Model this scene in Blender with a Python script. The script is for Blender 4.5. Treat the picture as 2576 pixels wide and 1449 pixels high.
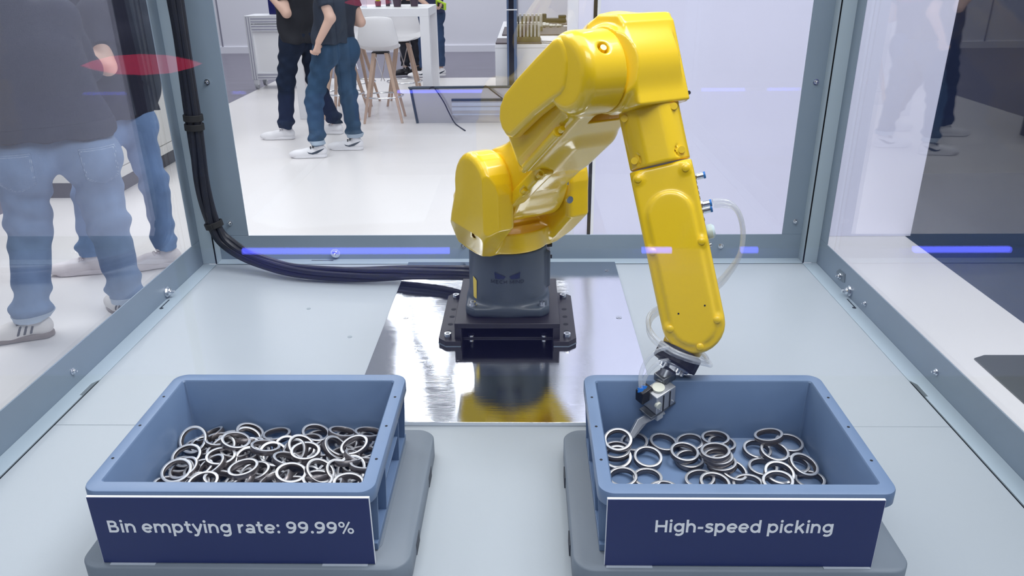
import bpy, bmesh, math, random
import numpy as np
from mathutils import Vector, Matrix

for _o in list(bpy.data.objects):
    bpy.data.objects.remove(_o)
SC = bpy.context.scene
COL = SC.collection
random.seed(7)
PI = math.pi

# ------------------------------------------------------------------ camera, world, lights, exposure
cam_d = bpy.data.cameras.new('camera')
cam_d.sensor_width = 36.0
cam_d.lens = 1933.0 / 2576.0 * 36.0
cam_d.clip_start = 0.02
cam_d.clip_end = 100
cam = bpy.data.objects.new('camera', cam_d)
COL.objects.link(cam)
_f, _p, _y, _r = 1933.0, .404963, .021395, .0097213
_w = Vector((-math.sin(_y)*math.cos(_p), math.cos(_y)*math.cos(_p), -math.sin(_p)))
_rt = Vector((math.cos(_y), math.sin(_y), 0))
_dn = _w.cross(_rt)
_rt2 = _rt*math.cos(_r) + _dn*math.sin(_r)
_dn2 = -_rt*math.sin(_r) + _dn*math.cos(_r)
_m = Matrix.Identity(4)
for i in range(3):
    _m[i][0] = _rt2[i]; _m[i][1] = -_dn2[i]; _m[i][2] = -_w[i]
_m[2][3] = 1.64
cam.matrix_world = _m
SC.camera = cam

world = bpy.data.worlds.new('hall_air')
SC.world = world
world.use_nodes = True
_bg = world.node_tree.nodes['Background']
_bg.inputs[0].default_value = (0.86, 0.89, 1.0, 1)
_bg.inputs[1].default_value = 0.38

def area_light(name, loc, target, size, size_y, power, color=(1, 1, 1)):
    d = bpy.data.lights.new(name, 'AREA')
    d.shape = 'RECTANGLE'; d.size = size; d.size_y = size_y
    d.energy = power; d.color = color
    o = bpy.data.objects.new(name, d); COL.objects.link(o)
    o.location = loc
    o.rotation_euler = (Vector(target) - Vector(loc)).to_track_quat('-Z', 'Y').to_euler()
    return o
area_light('roof_lamp', (-.05, 1.30, 2.24), (-.05, 1.301, 0), 1.25, .55, 6.2, (0.97, 0.98, 1.0))
area_light('fill_light_front', (-0.3, -1.6, 4.6), (0, 1.8, 0.9), 2.6, 1.2, 82, (0.95, 0.97, 1.0))  # added fill from above the aisle, brightens the robot's front
area_light('fill_light_left', (-3.2, 3.9, 4.8), (-2.2, 3.7, 0.0), 1.8, 3.0, 120, (0.97, 0.97, 1.0))  # added fill over the left floor, no lamp seen there
area_light('fill_light_right', (1.9, 1.4, 4.8), (1.7, 4.0, 0.0), 2.0, 2.4, 170, (0.95, 0.96, 1.0))  # added fill for the right floor and stand wall, unseen
def strip_light(name, a, b, z, width, power):
    a = Vector((*a, z)); b = Vector((*b, z)); c = (a+b)/2
    o = area_light(name, c, c-Vector((0, 0, 1)), width, (b-a).length, power, (1.0, .985, 1.0))
    o.rotation_euler = (0, 0, math.atan2((b-a).y, (b-a).x)-PI/2)
    return o
STRIPS = [((-1.15, 7.4), (-2.5, 13.0), .06, 26), ((-1.15, 9.8), (-2.25, 13.6), .05, 18), ((-.76, 7.9), (-.82, 9.8), .05, 10),
          ((1.30, 6.2), (1.45, 11.5), .05, 12), ((-4.0, 5.0), (-4.2, 12.0), .8, 165), ((-3.2, 5.7), (1.6, 5.7), .35, 70), ((3.3, 6.8), (3.3, 11.0), .6, 90)]  # last three: added fill lights kept out of the plate's reflection
for _a, _b, _wd, _pw in STRIPS: strip_light('hall_strip_light', _a, _b, 5.4, _wd, _pw)
strip_light('fill_light_far', (-7.0, 14.5), (2.0, 14.5), 5.4, .4, 260)  # added unseen fill that brightens the back wall
SC.view_settings.view_transform = 'Standard'
SC.view_settings.look = 'None'
SC.view_settings.gamma = 1.0
SC.view_settings.use_curve_mapping = False
SC.view_settings.exposure = 0.0
SC.cycles.transparent_max_bounces = 24
SC.cycles.max_bounces = 10

# ------------------------------------------------------------------ materials
MATS = {}
def mat(name, base, rough=.5, metal=0., var=.05, vscale=6., bump=0., bscale=60., coat=0., spec=.5, stretch=None, rvar=0.):
    if name in MATS: return MATS[name]
    m = bpy.data.materials.new(name); m.use_nodes = True
    nt = m.node_tree; b = nt.nodes['Principled BSDF']
    b.inputs['Roughness'].default_value = rough
    b.inputs['Metallic'].default_value = metal
    b.inputs['Coat Weight'].default_value = coat
    b.inputs['Coat Roughness'].default_value = .06
    b.inputs['Specular IOR Level'].default_value = spec
    tc = nt.nodes.new('ShaderNodeTexCoord')
    mp = nt.nodes.new('ShaderNodeMapping')
    if stretch: mp.inputs['Scale'].default_value = stretch
    nt.links.new(tc.outputs['Object'], mp.inputs['Vector'])
    n = nt.nodes.new('ShaderNodeTexNoise'); n.inputs['Scale'].default_value = vscale
    n.inputs['Detail'].default_value = 6
    nt.links.new(mp.outputs['Vector'], n.inputs['Vector'])
    mx = nt.nodes.new('ShaderNodeMix'); mx.data_type = 'RGBA'
    mx.inputs[6].default_value = (*[max(0, c*(1-var*2)) for c in base], 1)
    mx.inputs[7].default_value = (*[min(1, c*(1+var*2)) for c in base], 1)
    nt.links.new(n.outputs['Fac'], mx.inputs[0])
    nt.links.new(mx.outputs[2], b.inputs['Base Color'])
    if rvar:
        mr = nt.nodes.new('ShaderNodeMapRange')
        mr.inputs[1].default_value = .3; mr.inputs[2].default_value = .7
        mr.inputs[3].default_value = max(.02, rough-rvar); mr.inputs[4].default_value = rough+rvar
        nt.links.new(n.outputs['Fac'], mr.inputs[0]); nt.links.new(mr.outputs[0], b.inputs['Roughness'])
    if bump:
        n2 = nt.nodes.new('ShaderNodeTexNoise'); n2.inputs['Scale'].default_value = bscale; n2.inputs['Detail'].default_value = 4
        nt.links.new(mp.outputs['Vector'], n2.inputs['Vector'])
        bp = nt.nodes.new('ShaderNodeBump'); bp.inputs['Strength'].default_value = bump; bp.inputs['Distance'].default_value = .002
        nt.links.new(n2.outputs['Fac'], bp.inputs['Height']); nt.links.new(bp.outputs[0], b.inputs['Normal'])
    MATS[name] = m
    return m

def emit(name, color, strength):
    if name in MATS: return MATS[name]
    m = bpy.data.materials.new(name); m.use_nodes = True
    nt = m.node_tree; nt.nodes.remove(nt.nodes['Principled BSDF'])
    e = nt.nodes.new('ShaderNodeEmission'); e.inputs[0].default_value = (*color, 1); e.inputs[1].default_value = strength
    nt.links.new(e.outputs[0], nt.nodes['Material Output'].inputs[0])
    MATS[name] = m
    return m

def glass(name, tint=(.975, .985, .985), body=0.0):
    if name in MATS: return MATS[name]
    m = bpy.data.materials.new(name); m.use_nodes = True
    nt = m.node_tree; nt.nodes.remove(nt.nodes['Principled BSDF'])
    g = nt.nodes.new('ShaderNodeNewGeometry')
    mr = nt.nodes.new('ShaderNodeMapRange'); mr.inputs[3].default_value = 1.5; mr.inputs[4].default_value = 1/1.5
    nt.links.new(g.outputs['Backfacing'], mr.inputs[0])
    fr = nt.nodes.new('ShaderNodeFresnel'); nt.links.new(mr.outputs[0], fr.inputs['IOR'])
    tr = nt.nodes.new('ShaderNodeBsdfTransparent'); tr.inputs[0].default_value = (*tint, 1)
    gl = nt.nodes.new('ShaderNodeBsdfGlossy'); gl.inputs['Roughness'].default_value = 0.0
    gl.inputs[0].default_value = (1, 1, 1, 1)
    mx = nt.nodes.new('ShaderNodeMixShader')
    nt.links.new(fr.outputs[0], mx.inputs[0]); nt.links.new(tr.outputs[0], mx.inputs[1]); nt.links.new(gl.outputs[0], mx.inputs[2])
    out = mx
    if body:
        df = nt.nodes.new('ShaderNodeBsdfDiffuse'); df.inputs[0].default_value = (.85, .87, .9, 1)
        m2 = nt.nodes.new('ShaderNodeMixShader'); m2.inputs[0].default_value = body
        nt.links.new(mx.outputs[0], m2.inputs[1]); nt.links.new(df.outputs[0], m2.inputs[2]); out = m2
    nt.links.new(out.outputs[0], nt.nodes['Material Output'].inputs[0])
    MATS[name] = m
    return m

YELLOW = mat('robot_yellow_paint', (.90, .60, .012), .28, var=.02, vscale=3, coat=.5, bump=.02, bscale=220)
GREYPAINT = mat('robot_base_grey_paint', (.060, .078, .100), .38, var=.04, bump=.03, bscale=200)
BLACKANOD = mat('black_anodised_steel', (.018, .016, .022), .42, metal=.2, var=.1, bump=.05, bscale=90)
CHROME = mat('zinc_plated_bolt_steel', (.72, .74, .78), .22, metal=1, var=.06, vscale=40)
FRAME = mat('blue_grey_powder_coat', (.225, .285, .355), .42, var=.04, vscale=5, bump=.06, bscale=400)
FLANGE = mat('pale_blue_grey_powder_coat', (.40, .48, .545), .42, var=.03, vscale=5, bump=.05, bscale=400)
DECK = mat('pale_grey_coated_deck', (.405, .445, .485), .40, var=.025, vscale=2.5, bump=.05, bscale=350, rvar=.06)
TOTE = mat('blue_grey_tote_plastic', (.150, .225, .370), .38, var=.07, vscale=9, bump=.06, bscale=160, rvar=.08)
TRAY = mat('grey_plastic_stand', (.19, .225, .27), .5, var=.06, vscale=7, bump=.08, bscale=240)
SIGNM = mat('navy_printed_sign', (.010, .022, .125), .4, var=.05, vscale=4)
WHITEPRINT = mat('white_print', (.93, .94, .97), .5, var=.01)
WHITEPVC = mat('white_foam_board', (.85, .87, .92), .5, var=.01)
GLASS = glass('clear_safety_glass')
TUBE = glass('clear_air_hose', (.95, .96, .97), .22)
CABLE = mat('black_cable_sheath', (.006, .008, .018), .45, var=.15, vscale=30, bump=.2, bscale=150)
WHITEFLOOR = mat('glossy_white_floor', (.76, .735, .735), .32, var=.015, vscale=1.2)
DARKFLOOR = mat('dark_grey_hall_floor', (.16, .15, .20), .35, var=.12, vscale=2.0, stretch=(.4, 3, 1))
NAVYFLOOR = mat('dark_navy_carpet', (.003, .015, .062), .6, var=.15, vscale=20, spec=.2)
WALLW = mat('white_partition_wall', (.80, .79, .96), .5, var=.012, vscale=1.0)
WALLB = mat('white_hall_wall', (.80, .80, .88), .5, var=.012, vscale=1.0)
WHITEFURN = mat('white_lacquer', (.84, .84, .87), .35, var=.01)
ALU = mat('brushed_aluminium_profile', (.74, .75, .80), .4, metal=.25, var=.04, vscale=20)
BEECH = mat('pale_beech_wood', (.56, .40, .31), .5, var=.12, vscale=8, stretch=(6, 6, .6))

def steel_plate():
    m = bpy.data.materials.new('brushed_steel_plate'); m.use_nodes = True
    nt = m.node_tree; b = nt.nodes['Principled BSDF']
    b.inputs['Metallic'].default_value = 1.0
    b.inputs['Base Color'].default_value = (.80, .82, .87, 1)
    b.inputs['Roughness'].default_value = .06
    tc = nt.nodes.new('ShaderNodeTexCoord')
    mp = nt.nodes.new('ShaderNodeMapping'); mp.inputs['Scale'].default_value = (4, 260, 1)
    nt.links.new(tc.outputs['Object'], mp.inputs[0])
    n = nt.nodes.new('ShaderNodeTexNoise'); n.inputs['Scale'].default_value = 2.0; n.inputs['Detail'].default_value = 5
    nt.links.new(mp.outputs[0], n.inputs['Vector'])
    mp2 = nt.nodes.new('ShaderNodeMapping'); mp2.inputs['Scale'].default_value = (2.2, .9, 1)
    nt.links.new(tc.outputs['Object'], mp2.inputs[0])
    n2 = nt.nodes.new('ShaderNodeTexNoise'); n2.inputs['Scale'].default_value = 2.6; n2.inputs['Detail'].default_value = 1
    nt.links.new(mp2.outputs[0], n2.inputs['Vector'])
    b1 = nt.nodes.new('ShaderNodeBump'); b1.inputs['Strength'].default_value = .22; b1.inputs['Distance'].default_value = .012
    nt.links.new(n2.outputs['Fac'], b1.inputs['Height'])
    b2 = nt.nodes.new('ShaderNodeBump'); b2.inputs['Strength'].default_value = .10; b2.inputs['Distance'].default_value = .0008
    nt.links.new(n.outputs['Fac'], b2.inputs['Height']); nt.links.new(b1.outputs[0], b2.inputs['Normal'])
    nt.links.new(b2.outputs[0], b.inputs['Normal'])
    return m
STEEL = steel_plate()

# ------------------------------------------------------------------ mesh helpers
def rotz(a): return Matrix.Rotation(a, 4, 'Z')

class MB:
    """collects shapes, builds ONE mesh"""
    def __init__(s): s.v = []; s.f = []
    def add(s, vs, fs, M=None):
        o = len(s.v)
        s.v += [tuple(M @ Vector(p)) if M else tuple(p) for p in vs]
        s.f += [tuple(i+o for i in q) for q in fs]
        return s
    def box(s, x0, x1, y0, y1, z0, z1, M=None):
        vs = [(x, y, z) for z in (z0, z1) for y in (y0, y1) for x in (x0, x1)]
        return s.add(vs, [(0, 2, 3, 1), (4, 5, 7, 6), (0, 1, 5, 4), (2, 6, 7, 3), (0, 4, 6, 2), (1, 3, 7, 5)], M)
    def cbox(s, c, size, M=None):
        x, y, z = c; a, b, d = [q/2 for q in size]
        return s.box(x-a, x+a, y-b, y+b, z-d, z+d, M)
    def cyl(s, a, b, r, r2=None, n=20, M=None):
        a = Vector(a); b = Vector(b); r2 = r if r2 is None else r2
        ax = (b-a).normalized(); p = ax.orthogonal().normalized(); q = ax.cross(p)
        vs = []
        for c, rr in ((a, r), (b, r2)):
            for i in range(n):
                t = 2*PI*i/n; vs.append(c + (p*math.cos(t) + q*math.sin(t))*rr)
        fs = [(i, (i+1) % n, n+(i+1) % n, n+i) for i in range(n)]
        fs += [tuple(reversed(range(n))), tuple(range(n, 2*n))]
        return s.add(vs, fs, M)
    def lathe(s, prof, n=28, M=None, axis_close=True):
        vs = []; fs = []
        for r, z in prof:
            for i in range(n):
                t = 2*PI*i/n; vs.append((r*math.cos(t), r*math.sin(t), z))
        k = len(prof)
        for j in range(k-1):
            for i in range(n):
                fs.append((j*n+i, j*n+(i+1) % n, (j+1)*n+(i+1) % n, (j+1)*n+i))
        if axis_close:
            fs.append(tuple(reversed(range(n)))); fs.append(tuple(range((k-1)*n, k*n)))
        return s.add(vs, fs, M)
    def ringlathe(s, prof, n=40, M=None):
        vs = []; fs = []; k = len(prof)
        for r, z in prof:
            for i in range(n):
                t = 2*PI*i/n; vs.append((r*math.cos(t), r*math.sin(t), z))
        for j in range(k):
            jj = (j+1) % k
            for i in range(n):
                fs.append((j*n+i, j*n+(i+1) % n, jj*n+(i+1) % n, jj*n+i))
        return s.add(vs, fs, M)
    def loft(s, loops, cap0=True, cap1=True, M=None):
        n = len(loops[0]); vs = [p for L in loops for p in L]; fs = []
        for j in range(len(loops)-1):
            for i in range(n):
                fs.append((j*n+i, j*n+(i+1) % n, (j+1)*n+(i+1) % n, (j+1)*n+i))
        if cap0: fs.append(tuple(reversed(range(n))))
        if cap1: fs.append(tuple(range((len(loops)-1)*n, len(loops)*n)))
        return s.add(vs, fs, M)
    def prism(s, poly, z0, z1, M=None):
        return s.loft([[(x, y, z0) for x, y in poly], [(x, y, z1) for x, y in poly]], M=M)
    def tube(s, pts, r, n=10, M=None, sub=6):
        P = spline(pts, sub); k = len(P); loops = []
        t0 = (P[1]-P[0]).normalized(); u = t0.orthogonal().normalized()
        for i in range(k):
            t = (P[min(i+1, k-1)] - P[max(i-1, 0)]).normalized()
            u = (u - t*u.dot(t)).normalized(); w = t.cross(u)
            rr = r(i/(k-1)) if callable(r) else r
            loops.append([tuple(P[i] + (u*math.cos(a) + w*math.sin(a))*rr) for a in [2*PI*j/n for j in range(n)]])
        return s.loft(loops, M=M)
    def build(s, name, m, parent=None, smooth=True, bevel=0., loc=None, ang=35):
        me = bpy.data.meshes.new(name)
        me.from_pydata(s.v, [], s.f); me.validate(); me.update()
        bm = bmesh.new(); bm.from_mesh(me); bmesh.ops.recalc_face_normals(bm, faces=bm.faces); bm.to_mesh(me); bm.free()
        return obj(name, me, m, parent, smooth, bevel, loc, ang)

def obj(name, me, m, parent=None, smooth=True, bevel=0., loc=None, ang=35):
    o = bpy.data.objects.new(name, me); COL.objects.link(o)
    if m: me.materials.append(m)
    if smooth:
        me.polygons.foreach_set('use_smooth', [True]*len(me.polygons))
        me.set_sharp_from_angle(angle=math.radians(ang))
    if bevel:
        b = o.modifiers.new('bevel', 'BEVEL'); b.width = bevel; b.segments = 2; b.limit_method = 'ANGLE'; b.angle_limit = math.radians(40)
        b.harden_normals = False
    if parent: o.parent = parent
    if loc: o.location = loc
    return o

def spline(pts, sub=6):
    P = [Vector(p) for p in pts]
    if len(P) < 3 or sub <= 1: return P
    out = []
    for i in range(len(P)-1):
        p0 = P[max(i-1, 0)]; p1 = P[i]; p2 = P[i+1]; p3 = P[min(i+2, len(P)-1)]
        for j in range(sub):
            t = j/sub
            out.append(.5*((2*p1) + (p2-p0)*t + (2*p0-5*p1+4*p2-p3)*t*t + (3*p1-p0-3*p2+p3)*t**3))
    out.append(P[-1]); return out

def rrect(a, b, r, n=6):
    pts = []
    for cx, cy, s in ((a-r, b-r, 0), (-a+r, b-r, 1), (-a+r, -b+r, 2), (a-r, -b+r, 3)):
        for i in range(n+1):
            t = PI/2*(s + i/n); pts.append((cx + r*math.cos(t), cy + r*math.sin(t)))
    return pts

def tag(o, label=None, cat=None, group=None, kind=None):
    if label: o['label'] = label
    if cat: o['category'] = cat
    if group: o['group'] = group
    if kind: o['kind'] = kind
    return o

def thing(name, label, cat, loc=(0, 0, 0), rz=0., group=None):
    o = bpy.data.objects.new(name, None); COL.objects.link(o)
    o.location = loc; o.rotation_euler = (0, 0, rz); o.empty_display_size = .1
    return tag(o, label, cat, group)

def copy_tree(o, parent=None):
    kids = list(o.children)
    c = o.copy(); COL.objects.link(c)
    if parent: c.parent = parent
    for k in kids: copy_tree(k, c)
    return c

def _arc(cx, cy, rx, ry, a0, a1, n=14):
    return [(cx+rx*math.cos(math.radians(a0+(a1-a0)*i/n)), cy+ry*math.sin(math.radians(a0+(a1-a0)*i/n))) for i in range(n+1)]
def _cat(pts, sub=5): return [(p.x, p.y) for p in spline([(x, y, 0) for x, y in pts], sub)]
_O = lambda cx, cy, rx, ry: _arc(cx, cy, rx, ry, 0, 360, 26)
GLYPH = {
 ' ': (.26, []), '.': (.25, ['d', (.125, .075)]), ':': (.25, ['d', (.125, .075), (.125, .455)]),
 'B': (.68, [[(.12, 0), (.12, .70)], [(.12, .637), (.34, .637)]+_arc(.345, .503, .14, .134, 90, -90)+[(.34, .37), (.12, .37)], [(.34, .37), (.39, .37)]+_arc(.40, .217, .155, .153, 90, -90)+[(.39, .064), (.12, .064)]]),
 'i': (.23, [[(.115, 0), (.115, .54)], 'd', (.115, .672)]),
 'n': (.62, [[(.11, 0), (.11, .54)], [(.11, .26)]+_arc(.312, .275, .20, .205, 180, 0)+[(.512, 0)]]),
 'h': (.62, [[(.11, 0), (.11, .74)], [(.11, .26)]+_arc(.312, .275, .20, .205, 180, 0)+[(.512, 0)]]),
 'm': (.98, [[(.11, 0), (.11, .54)], [(.11, .27)]+_arc(.298, .29, .188, .19, 180, 0)+[(.486, 0)], [(.486, .27)]+_arc(.674, .29, .188, .19, 180, 0)+[(.862, 0)]]),
 'e': (.62, [_arc(.315, .27, .225, .215, 0, 318, 26), [(.10, .262), (.535, .262)]]),
 'c': (.57, [_arc(.315, .27, .225, .215, 45, 315, 22)]),
 'p': (.66, [[(.11, -.20), (.11, .54)], _O(.335, .27, .220, .215)]),
 'd': (.66, [[(.55, 0), (.55, .74)], _O(.325, .27, .220, .215)]),
 'g': (.66, [[(.55, .54), (.55, .02)]+_arc(.33, .02, .22, .165, 0, -138), _O(.325, .285, .218, .20)]),
 't': (.43, [[(.19, .68), (.19, .20)]+_arc(.315, .19, .125, .13, 180, 300), [(.03, .478), (.385, .478)]]),
 'y': (.57, [[(.055, .54), (.30, .03)], [(.525, .54), (.29, .01)]+_cat([(.29, .01), (.235, -.095), (.155, -.142), (.045, -.115)])]),
 'r': (.40, [[(.11, 0), (.11, .54)], [(.11, .24)]+_arc(.35, .25, .24, .225, 175, 88)]),
 'a': (.58, [[(.475, 0), (.475, .32)]+_arc(.285, .32, .19, .158, 0, 148), _O(.275, .155, .185, .098)]),
 '9': (.62, [_O(.30, .475, .205, .165), _arc(.21, .40, .295, .335, 22, -112)]),
 '%': (.86, ['w', .092, _O(.20, .53, .125, .128), _O(.66, .17, .125, .128), [(.63, .70), (.23, 0)]]),
 'H': (.77, [[(.12, 0), (.12, .70)], [(.645, 0), (.645, .70)], [(.12, .36), (.645, .36)]]),
 '-': (.40, [[(.05, .27), (.35, .27)]]),
 's': (.51, [_cat([(.445, .425), (.35, .475), (.25, .483), (.145, .455), (.112, .385), (.165, .32), (.27, .288), (.375, .255), (.43, .185), (.405, .105), (.30, .060), (.19, .060), (.055, .115)])]),
 'k': (.60, [[(.11, 0), (.11, .74)], [(.11, .20), (.475, .54)], [(.255, .335), (.53, 0)]]),
 'M': (.88, [[(.12, 0), (.12, .70)], [(.13, .66), (.44, .16), (.75, .66)], [(.76, 0), (.76, .70)]]),
 'E': (.66, [[(.12, 0), (.12, .70)], [(.12, .64), (.57, .64)], [(.12, .36), (.53, .36)], [(.12, .06), (.57, .06)]]),
 'C': (.74, [_arc(.40, .35, .32, .29, 48, 312, 22)]), 'I': (.24, [[(.12, 0), (.12, .70)]]),
 'G': (.78, [_arc(.40, .35, .32, .29, 48, 350, 22), [(.70, .34), (.70, .10)]]),
 'N': (.78, [[(.12, 0), (.12, .70)], [(.12, .66), (.66, .04)], [(.66, 0), (.66, .70)]]),
 'D': (.76, [[(.12, 0), (.12, .70)], [(.12, .64), (.36, .64)]+_arc(.37, .35, .29, .29, 90, -90)+[(.36, .06), (.12, .06)]]),
}
def text_mesh(body, w=.130, track=.012):
    """geometric sans lettering drawn as flat strokes, cap height .70"""
    vs = []; fs = []; x0 = 0.; lay = [0]
    def strip(pts, ww):
        P = [Vector((x, y, 0)) for x, y in pts]; n = len(P); closed = (P[0]-P[-1]).length < 1e-5
        o = len(vs); lay[0] += 1; zl = lay[0]*6e-6
        for i in range(n):
            a = P[i-1] if i else (P[-2] if closed else P[0]); b = P[i+1] if i < n-1 else (P[1] if closed else P[-1])
            d1 = (P[i]-a); d2 = (b-P[i])
            d1 = d1.normalized() if d1.length > 1e-7 else d2.normalized(); d2 = d2.normalized() if d2.length > 1e-7 else d1
            t = (d1+d2)
            t = t.normalized() if t.length > 1e-4 else d1
            k = ww/2/max(.45, abs(t.dot(d1)))
            q = Vector((-t.y, t.x, 0))*k
            vs.append((x0+P[i].x+q.x, P[i].y+q.y, zl)); vs.append((x0+P[i].x-q.x, P[i].y-q.y, zl))
        for i in range(n-1): fs.append((o+2*i, o+2*i+1, o+2*i+3, o+2*i+2))
    for ch in body:
        adv, items = GLYPH[ch]; ww = w; mode = None
        for it in items:
            if it in ('d', 'w'): mode = it; continue
            if mode == 'w': ww = w*it/.130; mode = None; continue
            if mode == 'd':
                o = len(vs); r = w*.62
                for k in range(16): vs.append((x0+it[0]+r*math.cos(k*PI/8), it[1]+r*math.sin(k*PI/8), 0))
                fs.append(tuple(range(o, o+16))); continue
            strip(it, ww)
        x0 += adv+track
    me = bpy.data.meshes.new('lettering'); me.from_pydata(vs, [], fs); me.update()
    return me
def fit_text(me, x0, x1, y0, cap, z=0., xz=False):
    """scale flat lettering to run from x0 to x1 on the baseline y0 with the given cap height"""
    a = min(v.co.x for v in me.vertices); b = max(v.co.x for v in me.vertices)
    for v in me.vertices:
        x = x0+(v.co.x-a)*(x1-x0)/(b-a); y = y0+v.co.y*cap/.70
        v.co = (x, z-v.co.z, y) if xz else (x, y, z+v.co.z)
    return me

# ------------------------------------------------------------------ signed-distance modelling (one continuous surface per casting or body)
def _len(*a):
    r = a[0]*a[0]
    for q in a[1:]: r = r + q*q
    return np.sqrt(r)
def capsule(a, b, ra, rb=None):
    rb = ra if rb is None else rb
    a = np.array(a, np.float32); b = np.array(b, np.float32); ab = b-a; L = float(ab@ab) + 1e-12
    def f(x, y, z):
        px, py, pz = x-a[0], y-a[1], z-a[2]
        t = np.clip((px*ab[0]+py*ab[1]+pz*ab[2])/L, 0, 1)
        return _len(px-t*ab[0], py-t*ab[1], pz-t*ab[2]) - (ra+(rb-ra)*t)
    return f
def sphere(c, r): return lambda x, y, z: _len(x-c[0], y-c[1], z-c[2]) - r
def ellipsoid(c, r, R=None):
    def f(x, y, z):
        px, py, pz = x-c[0], y-c[1], z-c[2]
        if R is not None:
            px, py, pz = [R[i][0]*px+R[i][1]*py+R[i][2]*pz for i in range(3)]
        k0 = _len(px/r[0], py/r[1], pz/r[2]); k1 = _len(px/r[0]**2, py/r[1]**2, pz/r[2]**2)
        return k0*(k0-1)/np.maximum(k1, 1e-6)
    return f
def sbox(c, half, rnd=.0, R=None):
    """R: three column axes (lists) of the box"""
    def f(x, y, z):
        px, py, pz = x-c[0], y-c[1], z-c[2]
        if R is not None:
            px, py, pz = [R[i][0]*px+R[i][1]*py+R[i][2]*pz for i in range(3)]
        qx, qy, qz = np.abs(px)-half[0]+rnd, np.abs(py)-half[1]+rnd, np.abs(pz)-half[2]+rnd
        return _len(np.maximum(qx, 0), np.maximum(qy, 0), np.maximum(qz, 0)) + np.minimum(np.maximum(qx, np.maximum(qy, qz)), 0) - rnd
    return f
def scyl(a, b, r, rnd=.0, r2=None):
    a = np.array(a, np.float32); b = np.array(b, np.float32); ab = b-a; L = float(np.sqrt(ab@ab)); n = ab/L
    r2 = r if r2 is None else r2
    def f(x, y, z):
        px, py, pz = x-a[0], y-a[1], z-a[2]
        t = px*n[0]+py*n[1]+pz*n[2]
        d = _len(px-t*n[0], py-t*n[1], pz-t*n[2]) - (r+(r2-r)*np.clip(t/L, 0, 1)) + rnd
        e = np.abs(t-L/2)-L/2+rnd
        return _len(np.maximum(d, 0), np.maximum(e, 0)) + np.minimum(np.maximum(d, e), 0) - rnd
    return f
def spoly(poly, ax0, ax1, axn, n0, n1, rnd=.0):
    """polygon in the plane of two coordinate axes, extruded along the third"""
    P = np.array(poly, np.float32)
    def f(x, y, z):
        c = (x, y, z); u, v, w = c[ax0], c[ax1], c[axn]
        d = None; s = np.ones(np.broadcast(u, v).shape, np.float32)
        N = len(P)
        for i in range(N):
            a = P[i]; b = P[i-1]; e = b-a
            wx, wy = u-a[0], v-a[1]
            t = np.clip((wx*e[0]+wy*e[1])/float(e@e), 0, 1)
            q = (wx-e[0]*t)**2 + (wy-e[1]*t)**2
            d = q if d is None else np.minimum(d, q)
            c1 = v >= a[1]; c2 = v < b[1]; c3 = e[0]*wy > e[1]*wx
            flip = (c1 & c2 & c3) | (~c1 & ~c2 & ~c3)
            s = np.where(flip, -s, s)
        d2 = s*np.sqrt(d) + rnd
        e2 = np.abs(w-(n0+n1)/2)-(n1-n0)/2 + rnd
        return _len(np.maximum(d2, 0), np.maximum(e2, 0)) + np.minimum(np.maximum(d2, e2), 0) - rnd
    return f
def U(*fs, k=0.):
    def f(x, y, z):
        r = fs[0](x, y, z)
        for g in fs[1:]:
            q = g(x, y, z)
            if k > 0:
                h = np.clip(.5+.5*(q-r)/k, 0, 1); r = q*(1-h)+r*h-k*h*(1-h)
            else: r = np.minimum(r, q)
        return r
    return f
def SUB(f0, *gs, k=0.):
    def f(x, y, z):
        r = f0(x, y, z)
        for g in gs:
            q = -g(x, y, z)
            if k > 0:
                h = np.clip(.5-.5*(q-r)/k, 0, 1); r = q*(1-h)+r*h+k*h*(1-h)
            else: r = np.maximum(r, q)
        return r
    return f
def INT(*fs):
    def f(x, y, z):
        r = fs[0](x, y, z)
        for g in fs[1:]: r = np.maximum(r, g(x, y, z))
        return r
    return f
def OFF(f0, d): return lambda x, y, z: f0(x, y, z) - d
def plane(n, d): return lambda x, y, z: n[0]*x+n[1]*y+n[2]*z-d
def WAVE(f0, amp, fn): return lambda x, y, z: f0(x, y, z) - amp*fn(x, y, z)

def sdf_mesh(name, f, lo, hi, h):
    lo = np.array(lo, np.float32); n = [max(9, int(math.ceil((hi[i]-lo[i])/h/8))*8+1) for i in range(3)]
    S = 4
    ax = [lo[i]+np.arange(n[i], dtype=np.float32)*h for i in range(3)]
    cx = [a[::S] for a in ax]
    Cg = np.meshgrid(*cx, indexing='ij')
    Fc = f(*[g.ravel() for g in Cg]).reshape(Cg[0].shape).astype(np.float32)
    act = np.abs(Fc) < h*S*2.2
    F = np.repeat(np.repeat(np.repeat(Fc, S, 0), S, 1), S, 2)[:n[0], :n[1], :n[2]].copy()
    A = np.zeros(act.shape, bool)
    for dx in (-1, 0, 1):
        for dy in (-1, 0, 1):
            for dz in (-1, 0, 1):
                sh = np.roll(act, (dx, dy, dz), (0, 1, 2)); A |= sh
    Mk = np.repeat(np.repeat(np.repeat(A, S, 0), S, 1), S, 2)[:n[0], :n[1], :n[2]]
    idx = np.nonzero(Mk)
    F[idx] = f(ax[0][idx[0]], ax[1][idx[1]], ax[2][idx[2]])
    return surface_net(name, F, lo, h)

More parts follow.
